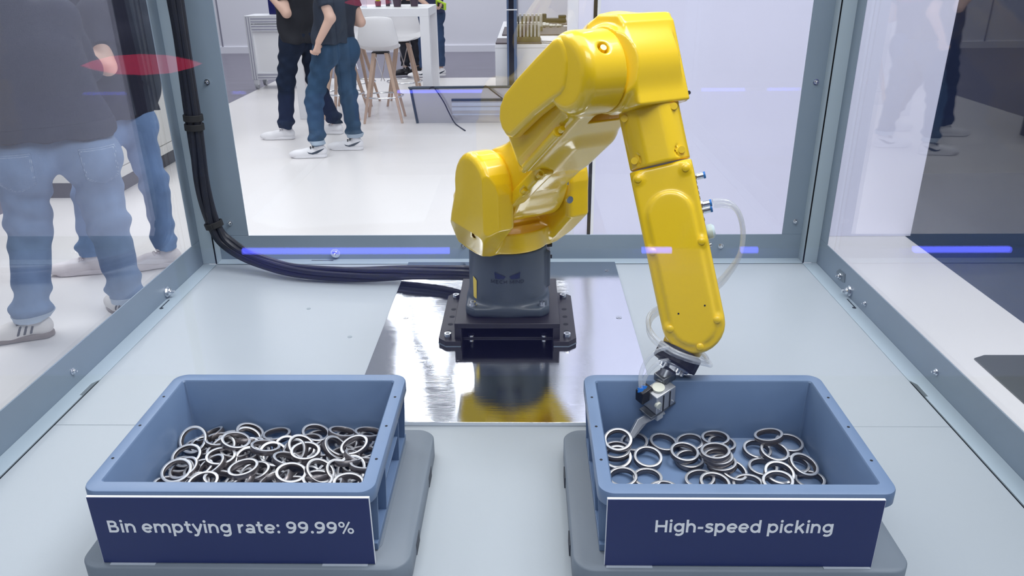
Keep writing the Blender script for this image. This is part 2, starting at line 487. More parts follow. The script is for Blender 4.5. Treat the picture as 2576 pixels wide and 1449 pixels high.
def surface_net(name, F, lo, h):
    s = F < 0; n = F.shape
    cnt = np.zeros((n[0]-1, n[1]-1, n[2]-1), np.int8)
    for i in (0, 1):
        for j in (0, 1):
            for k in (0, 1):
                cnt += s[i:n[0]-1+i, j:n[1]-1+j, k:n[2]-1+k]
    ci = np.nonzero((cnt > 0) & (cnt < 8))
    N = len(ci[0])
    acc = np.zeros((N, 3), np.float32); num = np.zeros(N, np.float32)
    base = np.stack(ci, 1).astype(np.float32)
    for d in range(3):
        o1, o2 = [q for q in range(3) if q != d]
        for a in (0, 1):
            for b in (0, 1):
                off = [0, 0, 0]; off[o1] = a; off[o2] = b
                p = F[ci[0]+off[0], ci[1]+off[1], ci[2]+off[2]]
                off2 = off[:]; off2[d] = 1
                q = F[ci[0]+off2[0], ci[1]+off2[1], ci[2]+off2[2]]
                cr = (p < 0) != (q < 0)
                t = np.where(cr, p/np.where(np.abs(p-q) < 1e-12, 1, p-q), 0)
                v = np.zeros((N, 3), np.float32); v[:, o1] = a; v[:, o2] = b; v[:, d] = t
                acc += v*cr[:, None]; num += cr
    verts = lo + (base + acc/np.maximum(num, 1)[:, None])*h
    index = np.full(cnt.shape, -1, np.int64); index[ci] = np.arange(N)
    quads = []
    for d in range(3):
        o1, o2 = (d+1) % 3, (d+2) % 3
        sl = [slice(None)]*3; sl2 = [slice(None)]*3
        sl[d] = slice(0, n[d]-1); sl2[d] = slice(1, n[d])
        a = s[tuple(sl)]; b = s[tuple(sl2)]
        e = np.nonzero(a != b)
        e = [q for q in e]
        ok = (e[o1] > 0) & (e[o2] > 0) & (e[o1] < n[o1]-1) & (e[o2] < n[o2]-1)
        e = [q[ok] for q in e]
        inside = a[tuple(e)]
        def cell(i, j):
            c = [q.copy() for q in e]; c[o1] += i; c[o2] += j
            return index[tuple(c)]
        q = np.stack([cell(-1, -1), cell(0, -1), cell(0, 0), cell(-1, 0)], 1)
        q[~inside] = q[~inside][:, ::-1]
        quads.append(q)
    Q = np.concatenate(quads)
    me = bpy.data.meshes.new(name)
    me.vertices.add(N); me.vertices.foreach_set('co', verts.ravel())
    me.loops.add(len(Q)*4); me.loops.foreach_set('vertex_index', Q.ravel().astype(np.int32))
    me.polygons.add(len(Q)); me.polygons.foreach_set('loop_start', np.arange(0, len(Q)*4, 4, dtype=np.int32))
    try: me.polygons.foreach_set('loop_total', np.full(len(Q), 4, np.int32))
    except Exception: pass
    me.update(calc_edges=True); me.validate()
    return me

def sdf_obj(name, f, lo, hi, h, m, parent=None, ang=60):
    return obj(name, sdf_mesh(name, f, lo, hi, h), m, parent, True, 0., None, ang)
def bbox(pts, pad):
    P = np.array(pts); return P.min(0)-pad, P.max(0)+pad

BOLT_ME = None
def bolt(parent, loc, axis, r=.007, name='bolt', m=None):
    """domed hex bolt, mesh shared between alike bolts"""
    global BOLT_ME
    if BOLT_ME is None:
        b = MB()
        b.cyl((0, 0, -.4), (0, 0, .15), 1.35, n=16)
        b.cyl((0, 0, .15), (0, 0, .8), 1.0, n=6)
        b.lathe([(.92, .8), (.8, 1.0), (.5, 1.1)], n=12)
        b.cyl((0, 0, 1.05), (0, 0, 1.9), .42, n=10)
        BOLT_ME = b.build('bolt', CHROME, None).data
        bpy.data.objects.remove(bpy.data.objects['bolt'])
    o = bpy.data.objects.new(name, BOLT_ME); COL.objects.link(o)
    o.parent = parent; o.location = loc
    o.rotation_euler = Vector(axis).to_track_quat('Z', 'Y').to_euler(); o.scale = (r, r, r)
    if m:
        o.data = BOLT_ME.copy(); o.data.materials.clear(); o.data.materials.append(m)
    return o

# ------------------------------------------------------------------ the setting
T = 0.82                      # height of the machine deck
def struct(name, mb, m, parent=None, bevel=0., label=None):
    o = mb.build(name, m, parent, bevel=bevel, smooth=False)
    if parent is None:
        o['kind'] = 'structure'
        if label: o['label'] = label; o['category'] = 'setting'
    return o
struct('floor', MB().box(-14, 9, -7, 18, -.06, -.022), DARKFLOOR, label='dark grey hall floor behind the white stand')
struct('floor_platform', MB().box(-3.745, 2.40, .3, 11.87, -.022, 0), WHITEFLOOR, label='glossy white raised stand floor', bevel=.004)
struct('floor_carpet', MB().box(2.402, 9, .3, 11.87, -.022, -.004).box(-14, 9, -7, .298, -.022, -.004), NAVYFLOOR, label='dark navy carpet beside the white floor')
wb = struct('wall_back', MB().box(-13, 5.5, 15.6, 15.75, -.022, 5.5), WALLB, label='white hall wall at the very back')
for x in (-12.2, -9.6, -7.1, -5.95, -4.9, -2.6, -.18, 1.9, 4.0):
    MB().box(x-.012, x+.012, 15.585, 15.60, -.02, 5.4).build('panel_joint', mat('grey_panel_joint', (.25, .25, .32), .5), wb, smooth=False)
MB().box(-13, 5.5, 15.57, 15.60, -.022, .10).build('skirting', WALLB, wb, smooth=False)
wr = struct('wall_right', MB().box(.402, 2.43, 4.65, 4.74, 0, 3.2), WALLW, label='white stand wall behind the robot', bevel=.003)
MB().box(.384, .4015, 4.652, 4.74, 0, 3.2).build('edge_strip', BLACKANOD, wr, smooth=False)
MB().box(.402, .42, 4.640, 4.65, 0, 3.2).build('edge_trim', WHITEFURN, wr, smooth=False)
d1 = struct('door_1', MB().box(.296, .382, 4.66, 4.73, .012, 3.2), WALLW, label='narrow white panel left of the stand wall')
MB().box(.236, .2955, 4.66, 4.74, .012, 3.2).build('return_panel', WALLB, d1, smooth=False)
MB().box(.13, .384, 4.655, 4.70, 0, .010).build('threshold', BLACKANOD, d1, smooth=False)
struct('wall_dark', MB().box(2.45, 8.8, 6.2, 6.35, -.02, 3.4), mat('dark_navy_wall', (.008, .016, .055), .45), label='dark navy wall right of the white stand wall')
struct('wall_front', MB().box(-14, 9, -6.9, -6.75, -.02, 4.2), mat('dark_added_wall', (.010, .012, .022), .7), label='added unseen dark wall behind the viewer, darkening the window reflections')  # unseen wall added to darken what the front window mirrors
struct('wall_left', MB().box(-7.5, -3.17, 7.55, 7.65, -.02, 3.0), mat('midnight_wall_panel', (.012, .014, .035), .4), label='midnight blue panel wall behind the cream cabinet')

# ------------------------------------------------------------------ machine table
tab = thing('machine_table', 'pale grey machine table that carries the robot and totes', 'machine table', (-.057, 1.2, 0))
def tl(mb): return mb
OX, OY = -.057, 1.2
def TB(x0, x1, y0, y1, z0, z1): return MB().box(x0-OX, x1-OX, y0-OY, y1-OY, z0, z1)
TB(-.944, .830, .275, 2.12, .06, T-.014).build('cabinet_body', FRAME, tab, bevel=.006)
TB(-.9130, .7990, .26, 1.2444, T-.013, T).build('deck_panel', DECK, tab, bevel=.0012)
TB(-.9130, -.3475, 1.2448, 2.0885, T-.013, T).build('deck_panel', DECK, tab, bevel=.0012)
TB(.2560, .7990, 1.2448, 2.0885, T-.013, T).build('deck_panel', DECK, tab, bevel=.0012)
GAP_SHADE = mat('black_gap_shade', (.006, .007, .009), .8, spec=.1)  # black strips paint the shade inside the deck gaps
TB(-.9164, -.9131, .28, 2.089, T-.0128, T-.0015).build('gap_shade_strip', GAP_SHADE, tab, smooth=False)
TB(.7991, .8020, .28, 2.089, T-.0128, T-.0015).build('gap_shade_strip', GAP_SHADE, tab, smooth=False)
TB(-.9130, .7990, 2.0887, 2.0923, T-.0128, T-.0015).build('gap_shade_strip', GAP_SHADE, tab, smooth=False)
for x in (-.85, .74):
    for y in (.36, 2.04):
        MB().cyl((x-OX, y-OY, 0), (x-OX, y-OY, .07), .03).build('foot', BLACKANOD, tab)
for (x, y) in ((-.42, 1.62), (-.56, 1.78)):
    MB().cyl((x-OX, y-OY, T-.002), (x-OX, y-OY, T+.0006), .0055, n=16).build('screw_head', mat('grey_screw', (.3, .35, .38), .4, metal=.5), tab)

pl = MB().box(-.3465, .2550, 1.2440, 2.0870, 0, .0085)
plate = pl.build('steel_plate', STEEL, None, bevel=.0008, loc=(0, 0, T-.0005))
tag(plate, 'brushed steel plate with curved light streaks beneath the robot', 'metal plate')
for (x, y) in ((-.31, 2.02), (-.30, 1.71), (.225, 2.02), (.225, 1.71)):
    b = MB().cyl((x, y, .004), (x, y, .0095), .0075, n=18).cyl((x, y, .004), (x, y, .0102), .0035, n=6)
    b.build('countersunk_screw', CHROME, plate)

# ------------------------------------------------------------------ window frames and panes of the enclosure
ZT = 2.25
def frame_left_right(side):
    xs = -.953 if side == 'left' else .839
    s = 1 if side == 'left' else -1         # inwards
    xf = -.9165 if side == 'left' else .8022
    lab = {'left': 'blue-grey window frame on the left side of the machine', 'right': 'blue-grey window frame on the right side of the machine'}[side]
    w = thing('window_frame', lab, 'window frame', (xs, 1.2, T))
    def B(x0, x1, y0, y1, z0, z1): return MB().box(min(x0, x1)-xs, max(x0, x1)-xs, y0-1.2, y1-1.2, z0-T, z1-T)
    xo = xs - s*.003
    B(xs, xo, .26, 2.131, T-.02, .896).build('bottom_rail', FRAME, w, bevel=.001)
    B(xs, xo, 2.040, 2.131, .896, ZT).build('rear_post', FRAME, w, bevel=.001)
    B(xs, xo, .26, .35, .896, ZT).build('front_post', FRAME, w, bevel=.001)
    B(xs, xo, .26, 2.131, ZT, ZT+.08).build('top_rail', FRAME, w, bevel=.001)
    # inward flange with the stepped notch
    fx = xf-xs
    pts = [(0, .28), (fx, .28), (fx, 1.352), (fx-s*.0065, 1.352), (fx-s*.0065, 1.400), (fx+s*.0035, 1.418), (fx+s*.0035, 2.091), (0, 2.091)]
    MB().prism([(x, y-1.2) for x, y in pts], -.012, .0015).build('bottom_flange', FLANGE, w, bevel=.0008)
    B(xs, xs+s*.0375, 2.0905, 2.0925, T+.002, ZT).build('post_flange', FLANGE, w, bevel=.0006)
    g = B(xo, xo-s*.006, .27, 2.12, .85, ZT+.04).build('glass_pane', GLASS, w, smooth=False)
    zs = [.921, 1.33, 1.75]
    ins = (s, 0, 0)
    for z in zs: bolt(w, (s*.001, 2.100-1.2, z-T), ins, .0052)
    for y in ((1.394, .854), (.90, .86), (.5, .86)): bolt(w, (s*.001, y[0]-1.2, y[1]-T), ins, .0052)
    if side == 'right': bolt(w, (s*.001, 1.751-1.2, .846-T), ins, .0045)
    # latch bolt over a keyhole slot
    yb = 1.845
    bolt(w, (s*.002, yb-1.2, .8395-T), ins, .0105, 'latch_bolt')
    MB().box(s*.010-.0015, s*.010+.0015, yb-.065-1.2, yb-.012-1.2, .0012, .0021).cyl((s*.013, yb-.066-1.2, .0012), (s*.013, yb-.066-1.2, .0021), .005, n=12).build('keyhole_slot', mat('dark_slot', (.03, .04, .05), .6), w)
    if side == 'right':
        MB().prism([(1.885-1.2, .026), (1.93-1.2, .020), (1.945-1.2, .034), (1.93-1.2, .046), (1.89-1.2, .048)], 0, .002,
                   Matrix(((0, 0, s, 0), (1, 0, 0, 0), (0, 1, 0, 0), (0, 0, 0, 1)))).build('catch_plate', mat('dark_catch_plate', (.16, .20, .23), .4, metal=.3), w)
        bolt(w, (s*.003, 1.914-1.2, .853-T), ins, .0062)
    return w
frame_left_right('left'); frame_left_right('right')
w = thing('window_frame', 'blue-grey window frame at the rear behind the robot', 'window frame', (-.057, 2.131, T))
def B(x0, x1, y0, y1, z0, z1): return MB().box(x0+.057, x1+.057, y0-2.131, y1-2.131, z0-T, z1-T)
B(-.914, .800, 2.131, 2.134, T-.02, .8955).build('bottom_rail', FRAME, w, bevel=.001)
B(-.914, -.822, 2.131, 2.134, .8955, ZT).build('left_post', FRAME, w, bevel=.001)
B(.742, .800, 2.131, 2.134, .8955, ZT).build('right_post', FRAME, w, bevel=.001)
B(-.914, .800, 2.131, 2.134, ZT, ZT+.08).build('top_rail', FRAME, w, bevel=.001)
B(-.914, .800, 2.0925, 2.131, T-.012, T+.0015).build('bottom_flange', FLANGE, w, bevel=.0008)
B(-.9145, -.9125, 2.094, 2.131, T+.002, ZT).build('post_flange', FLANGE, w, bevel=.0006)
B(.7985, .8005, 2.094, 2.131, T+.002, ZT).build('post_flange', FLANGE, w, bevel=.0006)
B(-.9525, -.9149, 2.0929, 2.130, T+.0016, ZT).build('corner_post', FLANGE, w, smooth=False)
B(.8009, .8385, 2.0929, 2.130, T+.0016, ZT).build('corner_post', FLANGE, w, smooth=False)
B(-.9149, -.9128, 2.0895, 2.0936, T+.0018, ZT).build('corner_shade_strip', GAP_SHADE, w, smooth=False)  # black strips paint the shade in the corner gaps
B(.7987, .8008, 2.0895, 2.0936, T+.0018, ZT).build('corner_shade_strip', GAP_SHADE, w, smooth=False)
B(-.90, .79, 2.1345, 2.1405, .84, ZT+.04).build('glass_pane', GLASS, w, smooth=False)
for x, z in ((-.871, 1.338), (.777, 1.328), (.775, .935), (-.871, .935), (-.188, .862), (.568, .860), (-.871, 1.75), (.777, 1.75)):
    bolt(w, (x+.057, -.001, z-T), (0, -1, 0), .0058)
bolt(w, (-.569+.057, -.002, .8405-T), (0, -1, 0), .0105, 'latch_bolt')
MB().box(-.64+.057, -.575+.057, -.0135, -.0105, .0012, .0021).build('keyhole_slot', MATS['dark_slot'], w)
w = thing('window_frame', 'front window of the machine through which everything is seen', 'window frame', (-.057, .255, T))
MB().box(-.893, .893, -.003, .003, -.02, .045).build('bottom_rail', FRAME, w, bevel=.001)
MB().box(-.893, -.84, -.003, .003, .045, ZT-T+.08).build('side_post', FRAME, w, bevel=.001)
MB().box(.84, .893, -.003, .003, .045, ZT-T+.08).build('side_post', FRAME, w, bevel=.001)
MB().box(-.84, .84, -.003, .003, ZT-T, ZT-T+.08).build('top_rail', FRAME, w, bevel=.001)
MB().box(-.88, .88, -.010, -.004, .0, ZT-T+.04).build('glass_pane', GLASS, w, smooth=False)

# ------------------------------------------------------------------ riser bracket under the robot
RX, RY = -.0455, 1.695
br = thing('mounting_bracket', 'black steel riser bracket bolted to the steel plate', 'bracket', (RX, RY, T+.008))
def foot(s):
    a, b, y0, y1, c = .105, .158, -.140, .137, .018
    poly = [(a, y0), (b-c, y0), (b, y0+c), (b, y1-c), (b-c, y1), (a, y1)]
    if s < 0: poly = [(-x, y) for x, y in reversed(poly)]
    mb = MB().prism(poly, .0015, .013)
    f = mb.build('foot_plate', BLACKANOD, br, bevel=.001)
    MB().prism([(x*1.004, y) for x, y in poly], 0, .0015).build('shim', mat('grey_shim', (.16, .2, .24), .4, metal=.4), f)
    for y in (-.088, -.050, -.008, .035):
        MB().cyl((s*.137, y, .010), (s*.137, y, .0133), .0062, n=16).build('hole', mat('hole_shade_black', (.004, .004, .006), .7), f)  # flush black disc paints the darkness of an open hole
    for y in (-.117, .105):
        cb = MB().lathe([(.0085, .013), (.0085, .022), (.0078, .023), (.0045, .023), (.0042, .0195)], n=20)
        cb.build('cap_screw', CHROME, f, loc=(s*.137, y, 0))
foot(1); foot(-1)
MB().box(-.120, .120, -.128, .140, .040, .052).build('top_plate', BLACKANOD, br, bevel=.0012)
MB().box(-.120, -.104, -.128, .140, .0, .040).build('side_wall', BLACKANOD, br, bevel=.001)
MB().box(.104, .120, -.128, .140, .0, .040).build('side_wall', BLACKANOD, br, bevel=.001)
MB().box(-.104, .104, .02, .030, .0, .040).build('web', BLACKANOD, br, bevel=.001)
MB().box(-.104, .104, -.100, .02, .0, .004).build('tie_plate', BLACKANOD, br, bevel=.001)
for x in (-.087, .087):
    MB().cyl((x, -.06, .026), (x, -.06, .040), .006, n=12).build('bolt_end', CHROME, br)
    MB().lathe([(.009, .004), (.009, .008), (.006, .010)], n=14).build('screw_head', CHROME, br, loc=(x*.98, -.092, 0))

# ------------------------------------------------------------------ robot
AZ = math.radians(-59)
ro = thing('robot_arm', 'yellow six-axis robot arm reaching into the right-hand tote', 'robot', (RX, RY, T))
Z0 = .060
# grey base column
col = U(sbox((0, 0, Z0+.0115), (.0975, .0975, .0115), .006), k=0)
col = U(col, scyl((0, 0, Z0), (0, 0, .2135), .0935, .002, r2=.0905), k=.014)
col = U(col, sbox((0, .085, .125), (.072, .06, .058), .008), k=.01)
col = U(col, sbox((.078, .03, .15), (.022, .05, .045), .004), k=.006)
cutc = [sbox((sx*.0975, sy*.0975, Z0+.0115), (.014, .014, .03), .0, R=((.7071, .7071, 0), (-.7071, .7071, 0), (0, 0, 1))) for sx in (-1, 1) for sy in (-1, 1)]
col = SUB(col, *cutc, k=.004)
bc = sdf_obj('base_column', col, (-.115, -.115, Z0-.006), (.115, .165, .225), .0032, GREYPAINT, ro, ang=50)
for sx in (-1, 1):
    for sy in (-1, 1):
        MB().lathe([(.0085, 0), (.0085, .003), (.0066, .003), (.0066, .011), (.0035, .011), (.0032, .007)], n=18).build('cap_screw', CHROME, bc, loc=(sx*.0795, sy*.0795, Z0+.0225))
# printed logo wrapped round the column
def wrap(me, x0, z0, r):
    for v in me.vertices:
        a = (v.co.x+x0)/r
        k = r+v.co.z; v.co = (k*math.sin(a), -k*math.cos(a), z0+v.co.y)
    return me
def flat_poly(polys):
    me = bpy.data.meshes.new('print'); vs = []; fs = []
    for p in polys:
        # subdivide along x so it can bend
        o = len(vs); vs += [(x, y, 0) for x, y in p]; fs.append(tuple(range(o, o+len(p))))
    me.from_pydata(vs, [], fs)
    bm = bmesh.new(); bm.from_mesh(me); bmesh.ops.triangulate(bm, faces=bm.faces); bmesh.ops.subdivide_edges(bm, edges=bm.edges, cuts=4, use_grid_fill=True); bm.to_mesh(me); bm.free()
    return me
NAVYINK = mat('navy_logo_ink', (.008, .016, .075), .4)
rr = .0930
M1 = flat_poly([[(-.030, .0165), (-.0275, .0165), (-.0255, .001), (-.028, .001)], [(-.0265, .0150), (-.004, .0070), (-.0085, .001), (-.0245, .001)],
                [(.030, .0165), (.0275, .0165), (.0255, .001), (.028, .001)][::-1], [(.0265, .0150), (.004, .0070), (.0085, .001), (.0245, .001)][::-1]])
obj('logo_emblem', wrap(M1, .001, .1535, rr), NAVYINK, bc, smooth=False)
tm = fit_text(text_mesh('MECH MIND', .095, .05), -.0385, .0385, 0, .0085)
obj('logo_lettering', wrap(tm, .001, .1430, rr+.0001), mat('dark_lettering', (.012, .016, .028), .4), bc, smooth=False)
lb = flat_poly([[(-.006, -.034), (.007, -.040), (.009, .010), (.004, .014), (-.006, .017)]])
obj('warning_label', wrap(lb, -.0895, .128, rr+.0006), mat('yellow_label', (.85, .62, .05), .4), bc, smooth=False)
for z, y in ((.205, -.005), (.176, -.005)):
    MB().cyl((.092, y, z), (.104, y, z), .0045, n=12).build('plug', BLACKANOD, bc)

def arm_part(name, f, lo, hi, h=.0024, ang=50, m=None):
    o = sdf_obj(name, f, lo, hi, h, m or YELLOW, ro, ang); o.rotation_euler = (0, 0, AZ); return o
J2 = (.071, .370); J3 = (.423, .649)
# --- turret with the two shoulder cheeks
def cheek(v0, v1, r):
    c = [(J2[0]+r*math.cos(a), J2[1]+r*math.sin(a)) for a in [math.radians(q) for q in range(-8, 189, 14)]]
    return spoly([(.060, .213)] + [(J2[0]+.082, .30)] + c + [(-.035, .30), (-.060, .213)], 0, 2, 1, v0, v1, .016)
tur = scyl((0, 0, .2145), (0, 0, .262), .0955, .003)
tur = U(tur, cheek(-.131, -.0645, .082), k=.018)
tur = U(tur, cheek(.0640, .126, .080), k=.018)
tur = U(tur, sbox((-.015, 0, .275), (.075, .10, .060), .02), k=.02)
tur = SUB(tur, scyl((J2[0], -.0625, J2[1]), (J2[0], .0625, J2[1]), .106, .003))
tur = SUB(tur, spoly([(.045, .262), (.16, .262), (.16, .5), (-.06, .5), (-.06, .42), (.03, .30)], 0, 2, 1, -.0615, .0615, .004), k=.003)
# bevel in the cheeks towards the round foot
tur = INT(tur, lambda x, y, z: (np.abs(y)*.93-np.maximum(z-.214, 0)*.46)-.092)
for (u_, v_, w_, ax) in ((.101, -.100, .400, (.9, -.1, .42)), (.062, -.113, .268, (.8, -.2, .5))):
    a = np.array(ax)/np.linalg.norm(ax)
    tur = SUB(tur, capsule(np.array((u_, v_, w_))+a*.018, np.array((u_, v_, w_))+a*.001, .012, .0095), k=.003)
tur = INT(tur, plane((.72, -.69, 0), .1835))
# rib in the hollow
tur = U(tur, sbox((-.028, -.010, .292), (.012, .022, .012), .003), k=.004)
turret = arm_part('shoulder_turret', tur, (-.125, -.150, .205), (.19, .145, .475))
for (u_, v_, w_, ax) in ((.098, -.100, .399, (.9, -.1, .42)), (.062, -.113, .268, (.8, -.2, .5))):
    a = Vector(ax).normalized(); p = Vector((u_, v_, w_))
    MB().cyl(p-a*.004, p+a*.007, .0052, n=14).build('cap_screw', YELLOW, turret)
MB().cyl((J2[0]+.088, .0615, .345), (J2[0]+.094, .0615, .345), .008, n=14).build('plug', CHROME, turret)
MB().box(J2[0]+.070, J2[0]+.084, .0600, .0640, .375, .410).build('stop_plate', mat('grey_stop_plate', (.3, .33, .36), .35, metal=.6), turret, bevel=.001)

# --- lower arm
ad = np.array([J3[0]-J2[0], 0, J3[1]-J2[1]]); aL = np.linalg.norm(ad); ad = ad/aL
an = np.array([-ad[2], 0, ad[0]])            # up-back normal in the arm plane
AX = (tuple(ad), (0, 1, 0), tuple(an))
def AP(s, v, n): return (J2[0]+ad[0]*s+an[0]*n, v, J2[1]+ad[2]*s+an[2]*n)
root = scyl((J2[0], -.0595, J2[1]), (J2[0], .0595, J2[1]), .0775, .004)
beam = sbox(AP(.15, -.004, .004), (.155, .058, .062), .026, R=AX)
lower = U(root, beam, k=.035)
upb = sbox(AP(.315, -.0265, .008), (.150, .082, .058), .028, R=AX)
lower = U(lower, upb, k=.024)
cap = scyl((J3[0], -.1335, J3[1]), (J3[0], -.030, J3[1]), .067, .020)
lower = U(lower, cap, k=.016)
lower = SUB(lower, scyl((J3[0]+.006, -.0560, J3[1]), (J3[0]+.006, .2, J3[1]), .100, .0005))
# bead along the underside edge of the cover, a screw pocket at each end
lower = U(lower, capsule(AP(.205, -.107, -.049), AP(.345, -.107, -.049), .0090), k=.003)
lower = SUB(lower, sphere(AP(.197, -.110, -.052), .0105), sphere(AP(.353, -.110, -.052), .0105), k=.002)
capb = np.array((.470, -.092, .690)); capx = np.array((.72, -.15, .66)); capx = capx/np.linalg.norm(capx)
lower = SUB(lower, capsule(capb+capx*.012, capb-capx*.004, .0115, .0085), k=.003)
la = arm_part('lower_arm', lower, (-.02, -.135, .285), (.505, .075, .735))
MB().cyl(capb-capx*.012, capb+capx*.004, .0052, n=14).build('cap_screw', YELLOW, la)
for s_ in (.197, .353):
    MB().cyl(AP(s_-.004, -.106, -.050), AP(s_+.006, -.106, -.050), .0048, n=12).build('cap_screw', YELLOW, la)
# ridge with screw pockets on the flank
ridge = U(sbox(AP(.108, -.058, -.052), (.088, .015, .013), .004, R=AX), k=0)
ridge = SUB(ridge, capsule(AP(.19, -.074, -.062), AP(.176, -.074, -.062), .009))
ridge = SUB(ridge, capsule(AP(.118, -.074, -.062), AP(.104, -.074, -.062), .009))
rg = sdf_obj('screw_ridge', ridge, np.array(AP(.108, -.058, -.052))-.10, np.array(AP(.108, -.058, -.052))+.10, .0025, YELLOW, la, 45)
for s_ in (.180, .108):
    p = Vector(AP(s_, -.068, -.058)); a = Vector(ad)
    MB().cyl(p-a*.006, p+a*.006, .0048, n=12).build('cap_screw', YELLOW, rg)
# cover plate on the outer flank
cov = [(.440, .672), (.434, .690), (.424, .702), (.410, .707), (.390, .702), (.340, .671), (.270, .625), (.228, .594), (.211, .570), (.207, .545), (.217, .526), (.236, .515), (.256, .516), (.285, .535), (.335, .568), (.390, .599), (.420, .614), (.434, .628), (.440, .650)]
cover = spoly(cov, 0, 2, 1, -.1360, -.1085, .011)
sdf_obj('arm_cover', cover, (.19, -.14, .50), (.50, -.10, .725), .0025, YELLOW, la, 50)

# --- elbow housing: drum on the elbow axis and the motor box with its flat front
n0 = np.array([.913, 0, .408]); dd0 = np.array([.408, 0, -.913])
drum = scyl((J3[0], -.0545, J3[1]), (J3[0], .050, J3[1]), .070, .0015)
hoodp = [(.372, .690), (.362, .716), (.384, .734), (.437, .737), (.452, .726), (.506, .604), (.470, .590), (.428, .578), (.370, .600), (.350, .64)]
hood = spoly(hoodp, 0, 2, 1, -.042, .075, .006)
hump = ellipsoid((.372, -.002, .676), (.072, .052, .056))
elb = U(drum, hood, k=.012)
elb = U(elb, hump, k=.022)
# bevelled left edge of the front
elb = INT(elb, plane((.62, -.75, .25), .62*.497+.75*.040+.25*.621+.004))
elb = SUB(elb, sbox((.48, .085, .70), (.03, .02, .10), .002, R=((.913, 0, .408), (0, 1, 0), (-.408, 0, .913))), k=.004)
eh = arm_part('elbow_housing', elb, (.285, -.065, .555), (.53, .09, .755))
a = Vector(n0)
for (u_, v_, w_), r_, mm in (((.486, .025, .646), .0062, CHROME), ((.500, -.022, .614), .0032, BLACKANOD), ((.500, .066, .614), .0032, BLACKANOD)):
    p = Vector((u_, v_, w_))
    p = p + a*(.7066 - p.dot(a))
    mb = MB().cyl(p-a*.006, p+a*(.006 if r_ > .005 else .0004), r_, n=6 if r_ > .005 else 14)
    mb.build('lifting_stud' if r_ > .005 else 'tapped_hole', mm, eh)

# --- forearm, in its own axes: c to the viewer's left, d down the arm, n out of the face
FA = np.array([.4606, .0174, .5764]); Fd = np.array([.4092, 0, -.9125]); Fn = np.array([.6979, -.6441, .3130]); Fc = np.cross(Fd, Fn)
Fc /= np.linalg.norm(Fc); Fn = np.cross(Fc, Fd)
FM = Matrix(((Fc[0], Fd[0], Fn[0], FA[0]), (Fc[1], Fd[1], Fn[1], FA[1]), (Fc[2], Fd[2], Fn[2], FA[2]), (0, 0, 0, 1)))
def fore_part(name, f, lo, hi, h=.0027, m=None, ang=50):
    o = sdf_obj(name, f, lo, hi, h, m or YELLOW, ro, ang); o.matrix_local = rotz(AZ) @ FM; return o
sleeve = INT(scyl((0, -.012, -.004), (0, .0875, -.004), .0515, .002), sbox((0, .04, 0), (.0505, .1, .0445), .018))
for sx in (-1, 1):
    sleeve = SUB(sleeve, INT(SUB(scyl((sx*.040, .073, .02), (sx*.040, .073, .07), .0125), scyl((sx*.040, .073, .0), (sx*.040, .073, .09), .0100)), sbox((sx*.040, .073, .045), (.02, .02, .012))), k=.001)
fs = fore_part('forearm_sleeve', sleeve, (-.06, -.02, -.06), (.06, .095, .055))
for sx in (-1, 1):
    MB().cyl((sx*.039, .073, .020), (sx*.039, .073, .0355), .0058, n=14).build('cap_screw', YELLOW, fs)
    MB().cyl((sx*.041, .001, .016), (sx*.041, .001, .0335), .0058, n=14).build('cap_screw', YELLOW, fs)
MB().cyl((0, -.02, -.004), (0, -.011, -.004), .046, n=40).build('seam_ring', mat('dark_seam', (.05, .03, .01), .6), fs)
WT = .356
body = INT(spoly([(-.0515, .0895), (.0515, .0895), (.0515, WT)] + [(.0515*math.cos(t), WT+.0520*math.sin(t)) for t in [PI*i/14 for i in range(1, 14)]] + [(-.0515, WT)], 0, 1, 2, -.044, .0400, .007),
           lambda x, y, z: _len(x*.80, z) - (.0475 + np.clip((y-.09)/.06, 0, 1)*.02))
stad = [(.0375*math.cos(t), .172-.0375*math.sin(t)) for t in [PI*i/12 for i in range(13)]] + [(-.0375*math.cos(t), WT+.0375*math.sin(t)) for t in [PI*i/12 for i in range(13)]]
body = U(body, spoly(stad, 0, 1, 2, .02, .0440, .004), k=.003)
body = U(body, *[scyl((x, y, .02), (x, y, .0418), .0095, .002) for x, y in ((.0400, .226), (-.0400, .226), (-.0385, .357), (.0385, .357), (-.003, .3955), (.039, .104), (-.039, .104))], k=.003)
body = SUB(body, scyl((0, .30, -.07), (0, .47, -.07), .052, .004), k=.004)
fb = fore_part('forearm_cover', body, (-.06, .08, -.055), (.06, .418, .052))
for x, y in ((.0400, .226), (-.0400, .226), (-.0385, .357), (.0385, .357), (-.003, .3955), (.039, .104), (-.039, .104)):
    MB().lathe([(.0062, .0415), (.0060, .0445), (.0045, .0455)], n=14).build('cap_screw', YELLOW, fb, loc=(x, y, 0))
for x, y in ((.020, .335), (-.024, .330)):
    MB().cyl((x, y, .043), (x, y, .0443), .0016, n=10).build('tapped_hole', BLACKANOD, fb)
